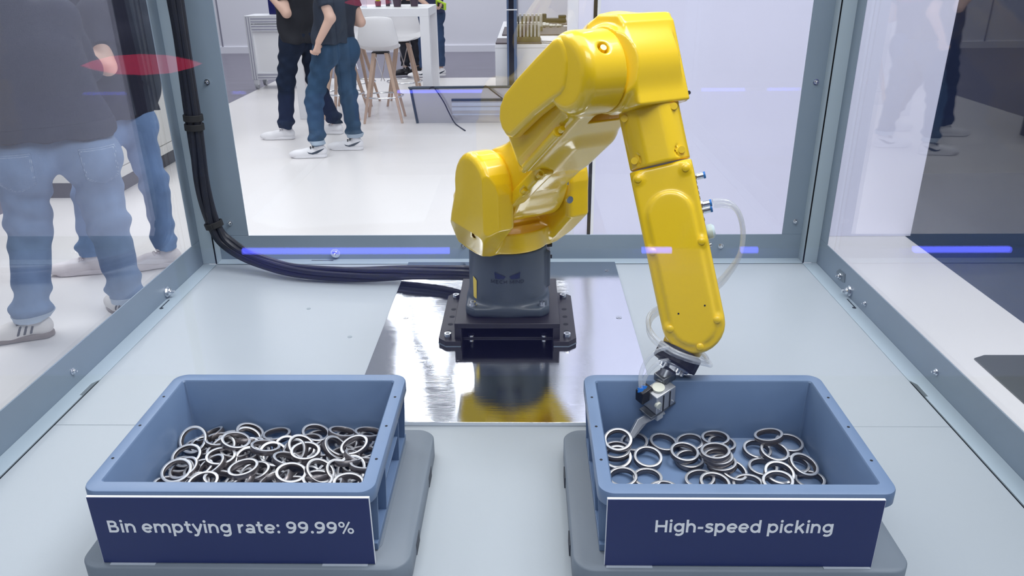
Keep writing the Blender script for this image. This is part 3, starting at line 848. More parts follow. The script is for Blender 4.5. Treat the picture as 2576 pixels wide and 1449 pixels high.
# pneumatic fittings on the edge facing right in the picture
for t_, z_ in ((.118, -.012), (.1665, .004), (.176, -.014)):
    f = MB().cyl((-.049, t_, z_), (-.055, t_+.001, z_), .0062, n=6).cyl((-.055, t_+.001, z_), (-.066, t_+.001, z_), .0058, n=18).build('push_fitting', CHROME, fb)
    MB().cyl((-.066, t_+.001, z_), (-.0695, t_+.001, z_), .0060, n=18).build('release_collar', mat('blue_collar', (.02, .18, .62), .4), f)
for i, t_ in enumerate((.128, .137, .146, .155, .192)):
    MB().cyl((-.048, t_, -.010), (-.0535, t_, -.010), .0030, n=10).build('valve_screw', mat('dark_brass', (.10, .07, .07), .35, metal=.7), fb)
MB().lathe([(.0115, 0), (.0125, .004), (.0125, .012), (.009, .016)], n=20, M=Matrix.Translation((-.050, .214, -.012)) @ Matrix.Rotation(-PI/2, 4, 'Y')).build('air_valve_knob', mat('milky_plastic', (.62, .74, .78), .25), fb)
MB().cyl((-.047, .236, -.012), (-.056, .236, -.012), .004, n=12).build('valve_screw', CHROME, fb)
MB().box(-.0525, -.046, .200, .226, -.026, .002).build('valve_block', BLACKANOD, fb)

# --- wrist and gripper: axes g = (picture right, picture up, towards the viewer's side)
WP = rotz(AZ) @ Vector(FA + Fd*WT)
GA = Vector((.9998, .0176, -.0089)); GU = Vector((.0013, .3941, .9191)); GN = Vector((.0197, -.9189, .3940))
GM = Matrix(((GA[0], GU[0], GN[0], WP[0]), (GA[1], GU[1], GN[1], WP[1]), (GA[2], GU[2], GN[2], WP[2]), (0, 0, 0, 1)))
def gput(o): o.matrix_local = GM; return o
def gp(px, py, z=0.): return ((px-1741.1)*.000676, (799.2-py)*.000676, z)
ax6 = Vector((-.47, -.87, .10)).normalized()
s0 = Vector(gp(1702, 893, .0)) - ax6*.065
wc_ = Vector((0, 0, -.020))
wrist = U(scyl((-.034, .0, -.02), (.034, .0, -.02), .030, .006), capsule(tuple(wc_), tuple(s0+ax6*.040+Vector((0, 0, -.004))), .030, .0345), k=.01)
wrist = INT(wrist, plane(tuple(ax6), float(ax6.dot(s0)+.052)))
gput(sdf_obj('wrist_joint', wrist, (-.085, -.095, -.07), (.06, .05, .04), .0026, YELLOW, ro, 50))
def disc(c, ax, r, h0, h1, n=32, teeth=0):
    q = Vector(ax).to_track_quat('Z', 'Y').to_matrix().to_4x4(); q.translation = Vector(c)
    mb = MB(); loops = []
    for z, k in ((h0, .97), (h0+.0015, 1), (h1-.0015, 1), (h1, .97)):
        loops.append([(r*k*(1-.05*(teeth and (i//2) % 2) * (1 if z > (h0+h1)/2 else 0))*math.cos(2*PI*i/n), r*k*(1-.05*(teeth and (i//2) % 2) * (1 if z > (h0+h1)/2 else 0))*math.sin(2*PI*i/n), z) for i in range(n)])
    return mb.loft(loops, M=q)
tf = gput(disc(s0, ax6, .0385, .052, .078, 64, 1).build('tool_flange', mat('matt_black_rubber', (.012, .012, .016), .6, bump=.1), ro, ang=25))
gput(disc(s0, ax6, .0275, .078, .083).build('adapter_plate', mat('grey_adapter', (.40, .42, .46), .3, metal=.7), ro))
for i in range(4):
    t = ax6.orthogonal().normalized(); t.rotate(Matrix.Rotation(.6+i*PI/2, 3, ax6))
    MB().cyl(s0+ax6*.082+t*.021, s0+ax6*.090+t*.021, .004, n=12).build('cap_screw', CHROME, tf)
DG = mat('dark_gripper_steel', (.20, .21, .23), .3, metal=.8, var=.1)
LG = mat('pale_gripper_aluminium', (.56, .57, .60), .32, metal=.7, var=.05)
eh_ = Vector((.80, .42, -.42)).normalized(); ev_ = Vector((-.1, -.85, -.52)); ev_ = (ev_ - eh_*ev_.dot(eh_)).normalized(); en_ = eh_.cross(ev_)
if en_.z < 0: en_ = -en_
def GR(c):
    m = Matrix(((eh_[0], ev_[0], en_[0], c[0]), (eh_[1], ev_[1], en_[1], c[1]), (eh_[2], ev_[2], en_[2], c[2]), (0, 0, 0, 1)))
    return m
gput(MB().cyl(gp(1676, 925, .005), gp(1662, 955, .008), .0125, n=18).build('neck_post', DG, ro))
gput(MB().cbox((0, 0, 0), (.030, .016, .024), GR(gp(1669, 938, .006))).build('mounting_block', DG, ro, bevel=.002))
bodyc = Vector(gp(1655, 986, .010))
gb = gput(MB().cbox((0, 0, 0), (.044, .040, .030), GR(bodyc)).build('gripper_body', LG, ro, bevel=.0015))
for hx in (-.0065, .0085):
    MB().cbox((hx, .0015, .0152), (.0022, .037, .0012), GR(bodyc)).build('slot', BLACKANOD, gb)
MB().cyl((-.004, -.0195, 0), (-.004, -.0235, 0), .0105, n=24, M=GR(bodyc)).build('piston_cap', mat('ivory_cap', (.72, .72, .62), .4), gb)
MB().cyl((-.020, -.004, .013), (-.020, -.004, .019), .0058, n=18, M=GR(bodyc)).build('port_plug', mat('ivory_cap', (.72, .72, .62)), gb)
for q in ((-.012, .015, .0155), (.017, .013, .0155)):
    MB().cyl(q, (q[0], q[1], .0168), .0018, n=10, M=GR(bodyc)).build('screw', CHROME, gb)
gput(MB().cbox((0, 0, 0), (.058, .005, .029), GR(bodyc+ev_*.0232-eh_*.004)).build('jaw_rail', DG, ro, bevel=.001))
ab = gput(MB().cbox((0, 0, 0), (.024, .026, .018), GR(gp(1613, 979, .022))).build('air_connector', mat('black_connector', (.012, .012, .018), .35), ro, bevel=.002))
for k_, q in enumerate(((1602, 968, .030), (1611, 963, .026))):
    MB().cyl(gp(q[0], q[1]+6, q[2]), gp(q[0]+1, q[1]-5, q[2]), .0055, n=16).build('blue_collar', MATS['blue_collar'], ab)
def finger(dx, dz, nm, ln):
    pts = [gp(1668+dx, 1026, -.010+dz), gp(1607+dx, 1055, -.002+dz), gp(1574+dx, 1103-ln, .007+dz)]
    mb = MB(); W_ = .0055; H_ = .0065
    loops = []
    for i, p in enumerate(pts):
        p = Vector(p); d_ = (Vector(pts[min(i+1, 2)])-Vector(pts[max(i-1, 0)])).normalized()
        u_ = Vector((-d_.y, d_.x, 0)).normalized(); n_ = d_.cross(u_).normalized(); k = (1.15, 1.0, .55)[i]
        loops.append([tuple(p+u_*a_*H_*k+n_*b_*W_) for a_, b_ in ((1, 1), (-1, 1), (-1, -1), (1, -1))])
    mb.loft(loops)
    return gput(mb.build('gripper_finger', LG, ro, bevel=.0008))
finger(0, 0, 'gripper_finger', 0)
finger(16, -.020, 'gripper_finger', 6)
gput(MB().cbox((0, 0, 0), (.014, .013, .016), GR(gp(1652, 1036, -.004))).build('jaw_pad', mat('pale_jaw_pad', (.70, .71, .72), .35, metal=.3), ro, bevel=.001))
# clear air hoses
h1 = [gp(1787, 501, .008), gp(1806, 500, .010), gp(1830, 506, .012), gp(1852, 530, .01), gp(1868, 575, .0), gp(1866, 625, -.01), gp(1845, 670, -.03), gp(1808, 712, -.05), gp(1730, 745, -.065), gp(1655, 778, -.05), gp(1634, 808, -.02), gp(1640, 838, .015), gp(1672, 866, .040), gp(1712, 884, .045), gp(1752, 895, .030), gp(1778, 902, .0), gp(1776, 886, -.03), gp(1740, 868, -.045)]
h2 = [(x+.004+.004*math.sin(i), y-.0065, z-.006) for i, (x, y, z) in enumerate(h1)]
for h_ in (h1, h2):
    gput(MB().tube(h_, .0042, n=10, sub=6).build('air_hose', TUBE, ro, ang=80))
gput(MB().tube([gp(1668, 862, .040), gp(1640, 872, .035), gp(1614, 900, .03), gp(1602, 935, .03), gp(1603, 966, .030)], .0034, n=10).build('air_hose', TUBE, ro, ang=80))
gput(MB().tube([gp(1676, 893, .030), gp(1648, 900, .03), gp(1624, 922, .028), gp(1612, 945, .026), gp(1611, 963, .026)], .0034, n=10).build('air_hose', TUBE, ro, ang=80))

# ------------------------------------------------------------------ cable harness
ch = thing('cable_harness', 'black cable bundle running from the robot base up the left rear corner', 'cable', (-.65, 1.97, T))
path = [(-.10, 1.80, .905), (-.16, 1.905, .868), (-.32, 1.945, .853), (-.47, 1.950, .846), (-.63, 1.972, .845), (-.76, 2.022, .858), (-.845, 2.050, .893), (-.882, 2.052, .945), (-.898, 2.052, 1.07), (-.892, 2.052, 1.257), (-.887, 2.052, 1.458), (-.886, 2.052, 1.62), (-.884, 2.052, 1.9), (-.884, 2.052, 2.2)]
PP = spline([tuple(Vector(p)-Vector((-.65, 1.97, T))) for p in path], 8)
for k in range(6):
    pts = []
    for i, p in enumerate(PP):
        t = (PP[min(i+1, len(PP)-1)]-PP[max(i-1, 0)]).normalized()
        u = t.cross(Vector((.3, 1, .2))).normalized(); v = t.cross(u)
        a = 2*PI*k/6 + i*.035 + .25*math.sin(i*.21+k)
        r = .0125 + .0012*math.sin(i*.35+k*2)
        pts.append(p + (u*math.cos(a)+v*math.sin(a))*r)
    MB().tube(pts, .0085, n=10, sub=1).build('cable', CABLE, ch)
MB().tube([p for p in PP], .013, n=10, sub=1).build('cable', CABLE, ch)
def tie(i, sc=1.):
    p = PP[i]; t = (PP[i+1]-PP[i-1]).normalized()
    q = t.to_track_quat('Z', 'Y').to_matrix().to_4x4(); q.translation = p
    MB().ringlathe([(.0205*sc, -.008), (.0255*sc, -.0085), (.0255*sc, .0085), (.0205*sc, .008)], n=22, M=q).box(.020, .031, -.007, .007, -.007, .007, q).build('cable_tie', mat('black_strap', (.008, .008, .010), .6), ch, bevel=.001)
for z in (1.228, 1.262, .962, 1.60):
    i = min(range(50, len(PP)-2), key=lambda j: abs(PP[j].z+T-z)); tie(i)
MB().tube([(-.258, .125, 1.3), (-.258, .125, .9), (-.256, .125, .4), (-.250, .120, .14), (-.21, .098, .065), (-.12, .060, .030), (.02, .02, .014)], .0026, n=8).build('thin_cord', mat('pale_cord', (.6, .66, .7), .4), ch)

# ------------------------------------------------------------------ stands, totes, signs
def stand(label, cx, cy, inner):
    s = thing('tote_stand', label, 'stand', (cx, cy, T+.0003), 0, 'grey stands under the totes')
    hx, hy = .2345, .1735
    lo = [rrect(hx-.002, hy-.002, .030, 8), rrect(hx, hy, .031, 8), rrect(hx, hy, .031, 8), rrect(hx-.0025, hy-.0025, .029, 8)]
    zs = (0, .003, .0375, .0400)
    b = MB().loft([[(x, y, z) for x, y in L] for L, z in zip(lo, zs)]).build('stand_body', TRAY, s, ang=50)
    for y0 in (-.085, .075):
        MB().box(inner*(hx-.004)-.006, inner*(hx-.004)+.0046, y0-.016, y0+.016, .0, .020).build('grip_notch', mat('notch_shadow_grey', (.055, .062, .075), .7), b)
    MB().prism(rrect(.190, .140, .02), .0395, .0412).build('locating_pad', TRAY, s, bevel=.0006)
    return s
stand('grey plastic stand under the left-hand tote of heaped rings', -.400, .9985, 1)
stand('grey plastic stand under the right-hand tote of scattered rings', .2985, .9985, -1)

def tote(label, cx, cy, side):
    z0 = .0414
    t = thing('tote', label, 'tote', (cx, cy, T+z0), 0, 'blue-grey ring totes')
    H = .1190
    prof = [(.180, .138, .012, 0), (.182, .140, .014, .003), (.1855, .1435, .014, .094), (.1985, .1585, .020, .095), (.2010, .1605, .022, .098), (.2010, .1605, .022, H-.003),
            (.2000, .1595, .0212, H-.0006), (.1985, .1580, .0205, H), (.1825, .1395, .006, H), (.1805, .1375, .005, H-.0025), (.1770, .1340, .004, .0075), (.174, .131, .003, .0048)]
    loops = [[(x, y, z) for x, y in rrect(a, b, r, 8)] for a, b, r, z in prof]
    MB().loft(loops).build('shell', TOTE, t, ang=40)
    for sx in (-1, 1):
        for y in (-.128, -.062, .062, .128):
            MB().prism([(sx*.178, .004), (sx*.194, .004), (sx*.1975, .070), (sx*.1985, .0955), (sx*.182, .0955)], y-.0016, y+.0016,
                       Matrix(((1, 0, 0, 0), (0, 0, 1, 0), (0, 1, 0, 0), (0, 0, 0, 1)))).build('side_rib', TOTE, t, smooth=False)
        MB().box(min(sx*.1838, sx*.1950), max(sx*.1838, sx*.1950), -.062, .062, .056, .059).build('handle_ledge', TOTE, t, smooth=False, bevel=.0006)
        MB().box(min(sx*.1808, sx*.1945), max(sx*.1808, sx*.1945), -.138, .138, .0005, .012).build('foot_ledge', TOTE, t, smooth=False, bevel=.0006)
        for y in (-.085, .0, .085):
            MB().cyl((sx*.1915, y, H-.002), (sx*.1915, y, H+.0003), .0022, n=10).build('rim_hole', mat('hole_shade_black', (.004, .004, .006), .7), t)  # black dot in place of a hole, its shade put into colour
        MB().cyl((sx*.197, -.03, .105), (sx*.2000, -.03, .105), .0022, n=10).build('rim_hole', MATS['hole_shade_black'], t)
    return t
tote('blue-grey plastic tote heaped with rings, left-hand one of two', -.4085, 1.0, 1)
tote('blue-grey plastic tote with a sparse ring layer under the gripper', .2970, 1.0, -1)

def sign(label, cx, w0, body, tx0, tx1, z_base):
    W, Hs = w0, .1140
    s = thing('sign_board', label, 'sign', (cx, .8345, T+.0412), 0, 'navy signs on the tote fronts')
    # slightly narrower at the foot like the photographed board
    MB().loft([[(-W/2, 0, 0), (W/2, 0, 0), (W/2, .004, 0), (-W/2, .004, 0)], [(-W/2, 0, Hs), (W/2, 0, Hs), (W/2, .004, Hs), (-W/2, .004, Hs)]]).build('foam_board', WHITEPVC, s, smooth=False)
    MB().box(-W/2+.0007, W/2-.0007, -.0006, .0, .0007, Hs-.0010).build('printed_face', SIGNM, s, smooth=False)
    me = fit_text(text_mesh(body), tx0-cx, tx1-cx, z_base-(T+.0412), .0205, -.0009, True)
    obj('lettering', me, WHITEPRINT, s, smooth=False)
    for x in (-.15, .15):
        MB().box(x-.032, x+.032, -.0045, .0035, -.0008, .0004).build('clear_foot', mat('pale_plastic_foot', (.5, .55, .62), .3), s, smooth=False)
    return s
sign('navy sign reading Bin emptying rate 99.99% on the left-hand tote', -.4055, .385, 'Bin emptying rate: 99.99%', -.5778, -.2378, .9155)
sign('navy sign reading High-speed picking on the right-hand tote', .2915, .369, 'High-speed picking', .1735, .4128, .9205)

# ------------------------------------------------------------------ steel rings, each one an object
RINGS_RIGHT = [(0.1514,1.0816,0.8988,-0.092,-0.301,0.949),
 (0.148,1.0729,0.8838,-0.07,-0.026,0.997),
 (0.1488,1.0598,0.8797,-0.092,-0.296,0.951),
 (0.183,1.108,0.8757,-0.089,-0.102,0.991),
 (0.2323,1.108,0.8754,0.109,-0.057,0.992),
 (0.2777,1.108,0.8755,-0.123,-0.032,0.992),
 (0.1998,1.0637,0.877,0.008,-0.194,0.981),
 (0.2602,1.0673,0.8845,0.031,-0.103,0.994),
 (0.2686,1.0613,0.8743,-0.06,-0.046,0.997),
 (0.1522,1.0125,0.8746,-0.079,-0.043,0.996),
 (0.1921,1.0123,0.8734,-0.029,-0.024,0.999),
 (0.2113,0.9793,0.8752,-0.1,0.051,0.994),
 (0.2743,1.0069,0.8756,-0.13,0.017,0.991),
 (0.2923,0.987,0.884,0.052,-0.067,0.996),
 (0.3205,1.108,0.8839,-0.043,0.068,0.997),
 (0.3323,1.108,0.8731,0.018,0.02,1.0),
 (0.3041,1.0428,0.9032,-0.087,0.036,0.996),
 (0.3092,1.0409,0.8938,-0.091,0.032,0.995),
 (0.3146,1.0355,0.8854,-0.138,0.037,0.99),
 (0.3302,1.0261,0.8791,0.243,-0.152,0.958),
 (0.347,0.9964,0.8747,-0.094,0.013,0.995),
 (0.4061,1.0974,0.897,-0.18,0.156,0.971),
 (0.4463,1.108,0.8746,0.017,-0.089,0.996),
 (0.3869,1.0889,0.8749,0.028,-0.1,0.995),
 (0.4085,1.0683,0.8856,0.082,-0.129,0.988),
 (0.3836,1.0418,0.8732,-0.027,-0.005,1.0),
 (0.3982,1.0085,0.8872,0.018,-0.222,0.975),
 (0.386,0.9773,0.8948,-0.132,-0.05,0.99),
 (0.4422,1.0272,0.8892,0.225,-0.215,0.95),
 (0.4367,1.0463,0.874,-0.056,-0.031,0.998),
 (0.4485,1.009,0.8732,-0.029,-0.001,1.0)]
RINGS_LEFT = [(-0.56,1.0756,0.9018,-0.042,-0.694,0.719),
 (-0.56,1.087,0.8803,-0.026,0.021,0.999),
 (-0.5458,1.1079,0.8887,-0.373,0.15,0.915),
 (-0.5183,1.0801,0.8972,0.087,0.133,0.987),
 (-0.484,1.0636,0.9071,0.281,0.049,0.958),
 (-0.4762,1.105,0.8957,0.402,-0.004,0.916),
 (-0.431,1.108,0.8895,-0.029,0.123,0.992),
 (-0.4293,1.047,0.9071,0.171,0.226,0.959),
 (-0.5538,1.0311,0.9,-0.005,-0.281,0.96),
 (-0.5529,0.9905,0.9004,0.027,-0.298,0.954),
 (-0.56,1.0218,0.8888,0.052,0.082,0.995),
 (-0.4956,1.0261,0.9022,0.071,-0.016,0.997),
 (-0.5053,1.0513,0.8952,0.032,0.064,0.997),
 (-0.4439,0.9855,0.9099,-0.097,0.032,0.995),
 (-0.4305,0.996,0.8961,-0.105,-0.029,0.994),
 (-0.4982,0.9591,0.9026,-0.044,-0.076,0.996),
 (-0.4795,0.9727,0.899,0.179,0.154,0.972),
 (-0.5563,0.9658,0.8926,0.204,0.169,0.964),
 (-0.3636,1.108,0.8928,0.267,-0.038,0.963),
 (-0.3598,1.108,0.8812,0.016,-0.068,0.998),
 (-0.3143,1.0974,0.9013,0.204,0.27,0.941),
 (-0.3053,1.108,0.8852,0.167,0.178,0.97),
 (-0.2703,1.0986,0.8998,0.116,0.246,0.962),
 (-0.2602,1.108,0.8802,0.03,0.004,1.0),
 (-0.3795,1.057,0.8967,-0.013,-0.136,0.991),
 (-0.3583,1.0303,0.9098,0.093,-0.027,0.995),
 (-0.3155,1.0523,0.9014,0.674,-0.061,0.737),
 (-0.2834,1.0528,0.9062,-0.208,-0.129,0.97),
 (-0.2807,1.083,0.8882,-0.046,0.058,0.997),
 (-0.2702,1.0437,0.8975,-0.04,0.164,0.986),
 (-0.3644,0.9701,0.9119,0.184,-0.042,0.982),
 (-0.3243,0.9852,0.9053,0.509,-0.126,0.851),
 (-0.3228,0.9647,0.9043,0.138,0.083,0.987),
 (-0.2962,0.9941,0.8981,0.494,-0.136,0.859),
 (-0.2707,0.948,0.9106,0.13,0.024,0.991),
 (-0.257,1.0015,0.9064,0.073,0.246,0.967),
 (-0.3532,0.9506,0.9052,0.138,0.149,0.979),
 (-0.3257,0.961,0.8974,0.139,0.09,0.986),
 (-0.3821,1.0102,0.9088,0.272,0.236,0.933)]
RSIDE = mat('ring_turned_side', (.20, .18, .18), .36, metal=.85, var=.12, vscale=30)
RFACE = mat('ring_ground_face', (.70, .71, .74), .38, metal=.7, var=.06, vscale=40)
_r = MB().ringlathe([(.0190, -.0042), (.0193, -.0045), (.0235, -.0045), (.0238, -.0042), (.0238, .0042), (.0235, .0045), (.0193, .0045), (.0190, .0042)], n=56)
_ro = _r.build('steel_ring', RSIDE, None, ang=50); RING = _ro.data; bpy.data.objects.remove(_ro)
RING.materials.append(RFACE)
for p in RING.polygons:
    if abs(p.normal.z) > .8: p.material_index = 1
def ring(p, label, group):
    o = bpy.data.objects.new('steel_ring', RING); COL.objects.link(o)
    o.location = p[:3]
    o.rotation_euler = Vector(p[3:]).to_track_quat('Z', 'Y').to_euler()
    return tag(o, label, 'ring', group)
LAB_R = [
 'steel ring held tilted between the gripper finger tips', 'steel ring directly in front of the ring held by the gripper', 'steel ring lying under the ring in front of the gripper, by the tote wall',
 'steel ring lying just behind the gripper finger tips', 'steel ring leaning on a hidden ring right of the gripper, by the back wall', 'flat steel ring in mid back row, left of the two stacked rings',
 'single flat steel ring in front of the gripper with bare floor inside', 'steel ring propped on another in the middle, left of the tall stack', 'lower ring showing below the propped ring left of the tall stack',
 'dull ring at the front left corner of the right-hand tote', 'dull flat ring at the front, right of the corner ring', 'ring at the front rim with only its top edge showing, beside bare floor',
 'front ring right of the bare floor patch, overlapped by its neighbour', 'front ring overlapping the ring right of the bare floor patch', 'upper ring of the stacked pair by the back wall',
 'lower ring of the stacked pair by the back wall', 'topmost ring of the tall stack in the tote middle', 'second ring down in the tall stack in the tote middle', 'bottom ring of the tall stack in the tote middle',
 'bright tilted ring right in front of the tall stack', 'ring at the front rim between the bright tilted ring and the white pair', 'dark ring raised on others at the back right of the tote',
 'ring by the back right corner, behind the dark raised ring', 'ring left of the tilted ring below the dark raised ring', 'tilted ring just below the dark raised ring', 'flat ring left of the bright white pair',
 'upper one of the bright white pair of rings at front right', 'lower one of the bright white pair, cut by the front rim', 'ring leaning strongly beside the right tote wall', 'small looking ring seen inside the leaning ring by the right wall',
 'dull ring at the front right corner of the right-hand tote']
LAB_L = [
 'steel ring standing on edge against the left wall of the heaped tote', 'ring lying behind the standing ring at the left wall', 'ring seen edge-on at the back left corner of the heap', 'ring half hidden left of the level ring at the heap top left',
 'level ring on top at the back left of the heap', 'large ring at the back of the heap, second from the left', 'back row ring beside the large back ring, tilted down to the left', 'level dull ring in the heap middle with a small arc inside',
 'bright white ring tilted at the left edge, upper of two', 'bright white ring tilted at the left edge, lower of two', 'bright arc showing inside the lower white ring at the left edge', 'bright open ring right of the two white left edge rings',
 'bright arc nested inside the open ring at heap left', 'narrow looking ring on top at the front middle of the heap', 'ring right under the narrow ring at the front middle', 'bright ring at the front rim, left of the narrow ring',
 'bright arc between two front rings left of the narrow ring', 'dark ring edge at the front left corner of the heap', 'ring at the back right of middle with another nested in it', 'ring nested inside the back ring right of middle',
 'dark flat ring at the back right of the heap', 'ring arc behind the dark flat ring at the back right', 'dark flat ring next to the right rim of the heaped tote', 'bright arc in the back right corner of the heap',
 'bright white ring in the heap middle, rear one of an overlapping pair', 'bright white ring in the heap middle, front one of an overlapping pair', 'steeply tilted ring right of the overlapping white pair', 'bright tilted ring near the right rim',
 'arc nested inside the bright tilted ring near the right rim', 'dull ring below the bright tilted ring near the right rim', 'bright white round ring at the front middle, facing up', 'steep ring right of the bright front middle ring',
 'dull small looking ring in front of the steep front ring', 'bright white steep ring at the front right of the heap', 'bright ring cut by the front rim at the right', 'flat ring under the right rim at the front right',
 'bright arc along the front rim below the round white ring', 'dull arc at the front rim below the dull small looking ring', 'dull ring left of the overlapping white pair, partly buried']
for p, l in zip(RINGS_RIGHT, LAB_R): ring(p, l, 'steel rings in the right-hand tote')
for p, l in zip(RINGS_LEFT, LAB_L): ring(p, l, 'steel rings in the left-hand tote')
rg_ = random.Random(5)
for i in range(84):
    x = -.4085 + rg_.uniform(-.148, .148); y = 1.0 + rg_.uniform(-.085, .100)
    tl_ = rg_.uniform(0, .75); az_ = rg_.uniform(0, 2*PI)
    n = (math.sin(tl_)*math.cos(az_), math.sin(tl_)*math.sin(az_), math.cos(tl_))
    z = T+.0414+.0052 + .0238*math.sin(tl_) + .0045*math.cos(tl_) + rg_.choice((0, .002, .008, .014, .020))
    if abs(x+.4085) > .148 - .0: continue
    zone = ('front' if y < 1.005 else 'back') + (' left' if x < -.458 else ' middle' if x < -.359 else ' right')
    ring((x, y, z, *n), 'dark steel ring buried in the %s part of the left-hand heap' % zone, 'rings buried in the left-hand tote, %s' % zone)

# ------------------------------------------------------------------ background furniture
# white bar table
bt = thing('bar_table', 'white square-legged high bar table behind the two men', 'table', (-1.80, 9.05, 0))
x0, x1, y0, y1, zt = -.75, .755, -.40, .40, 1.165
MB().box(x0, x1, y0, y1, zt-.085, zt).build('table_top', WHITEFURN, bt, smooth=False, bevel=.003)
for x in (x0, x1-.10):
    for y in (y0, y1-.10):
        MB().box(x, x+.10, y, y+.10, 0.001, zt-.085).build('leg', WHITEFURN, bt, smooth=False, bevel=.002)

SHELL = mat('white_shell_plastic', (.80, .79, .81), .38, var=.015)
def stool_proto():
    t = thing('bar_stool', 'x', 'stool')
    # shell: back faces -y (towards the viewer), sitter faces +y
    rows = [(-.215, .36, .165), (-.225, .30, .190), (-.225, .20, .205), (-.215, .12, .215), (-.185, .045, .220), (-.12, .008, .222), (0, -.004, .220), (.12, .004, .212), (.19, .012, .195), (.215, .002, .170)]
    top = []
    for (y, z, hw) in rows:
        r = []
        for i in range(13):
            u = -1+2*i/12
            edge = abs(u)**3
            yy = y + (.055*edge if z > .1 else 0); zz = z + (.035*edge if z < .15 else -.02*edge)
            r.append((u*hw, yy, zz))
        top.append(r)
    vs = [p for r in top for p in r]; fs = []
    for j in range(len(rows)-1):
        for i in range(12):
            fs.append((j*13+i, j*13+i+1, (j+1)*13+i+1, (j+1)*13+i))
    o = MB().add(vs, fs).build('seat_shell', SHELL, t)
    m = o.modifiers.new('thick', 'SOLIDIFY'); m.thickness = .012
    m = o.modifiers.new('sub', 'SUBSURF'); m.levels = 1; m.render_levels = 1
    o.location = (0, 0, .745)
    MB().box(-.09, .09, -.07, .07, .712, .732).build('seat_bracket', BLACKANOD, t, smooth=False, bevel=.004)
    for sx in (-1, 1):
        for sy in (-1, 1):
            a = Vector((sx*.065, sy*.055, .725)); b = Vector((sx*.205, sy*.200, .0))
            mb = MB(); loops = []
            for q, k in ((a, .021), (b, .013)):
                loops.append([(q.x+dx*k, q.y+dy*k, q.z) for dx, dy in ((1, 1), (-1, 1), (-1, -1), (1, -1))])
            mb.loft(loops).build('leg', BEECH, t, smooth=False, bevel=.004)
            MB().cyl((a.x*1.05, a.y*1.05-.022, .70), (a.x*1.05, a.y*1.05+.022, .70), .006, n=10).build('screw', BLACKANOD, t)
    for s in (-1, 1):
        MB().tube([(s*.06, -.05, .715), (s*.02, -.01, .55), (s*-.02, .02, .42)], .005, n=8, sub=4).build('brace', CHROME, t)
    ringp = [(.215*math.cos(a), .205*math.sin(a), .268) for a in [2*PI*i/36 for i in range(37)]]
    MB().tube(ringp, .0085, n=8, sub=1).build('foot_ring', CHROME, t)
    return t
st0 = stool_proto()
spots = [(-1.575, 8.58, .06, 'white shell bar stool with wooden legs, nearest and fully in view'), (-1.50, 9.66, PI+.05, 'white shell bar stool facing forward across the table, right-hand one'),
         (-2.05, 8.79, -.10, 'white shell bar stool mostly hidden right behind the man in blue jeans'), (-2.08, 9.66, PI-.08, 'white shell bar stool at the far table side left, only legs and ring showing')]
for i, (x, y, r, l) in enumerate(spots):
    s = st0 if i == 0 else copy_tree(st0)
    s.location = (x, y, 0); s.rotation_euler = (0, 0, r); s['label'] = l; s['group'] = 'bar stools at the white table'

# things on the bar table
gl = MB().lathe([(.030, 0), (.036, .13), (.0335, .13), (.028, .006)], n=20, axis_close=False).build('drinking_glass', glass('tumbler_glass', (.93, .95, .97), .12), None, loc=(-1.745, 8.74, 1.1655))
tag(gl, 'empty clear tumbler near the front edge of the bar table', 'glass')
LIME = mat('lime_green', (.48, .74, .03), .45, var=.12, vscale=14)
DKP = mat('dark_plum', (.06, .035, .06), .5)
def lime_plant(x, y, sc, label, seed):
    t = thing('potted_plant', label, 'plant', (x, y, 1.1655), 0, 'lime green plants on the bar table')
    MB().lathe([(.035*sc, 0), (.045*sc, .07*sc), (.040*sc, .07*sc), (.036*sc, .055*sc)], n=14).build('pot', DKP, t)
    r = random.Random(seed)
    for i in range(11):
        a = r.uniform(0, 2*PI); L = r.uniform(.10, .17)*sc; q = r.uniform(.25, 1.0)
        d = Vector((math.cos(a)*q, math.sin(a)*q, 1)).normalized(); p = Vector((0, 0, .055*sc)); s = d.orthogonal().normalized()*.026*sc; up = d.cross(s).normalized()*.004
        pts = [p, p+d*L*.5+s, p+d*L, p+d*L*.5-s]
        MB().add([tuple(v+up) for v in pts]+[tuple(v-up) for v in pts], [(0, 1, 2, 3), (7, 6, 5, 4), (0, 4, 5, 1), (1, 5, 6, 2), (2, 6, 7, 3), (3, 7, 4, 0)]).build('leaf', LIME, t, smooth=False)
lime_plant(-1.64, 9.0, .8, 'small lime green plant on the bar table next to the tumbler', 1)
lime_plant(-1.42, 8.95, 1.1, 'lime green plant in the middle of the bar table', 2)
lime_plant(-1.24, 9.0, 1.1, 'lime green plant near the right end of the bar table', 3)
bo = MB().lathe([(.022, 0), (.024, .01), (.024, .14), (.010, .17), (.010, .20)], n=16).build('bottle', DKP, None, loc=(-1.545, 9.08, 1.1655)); tag(bo, 'dark bottle standing on the bar table between the lime plants', 'bottle')

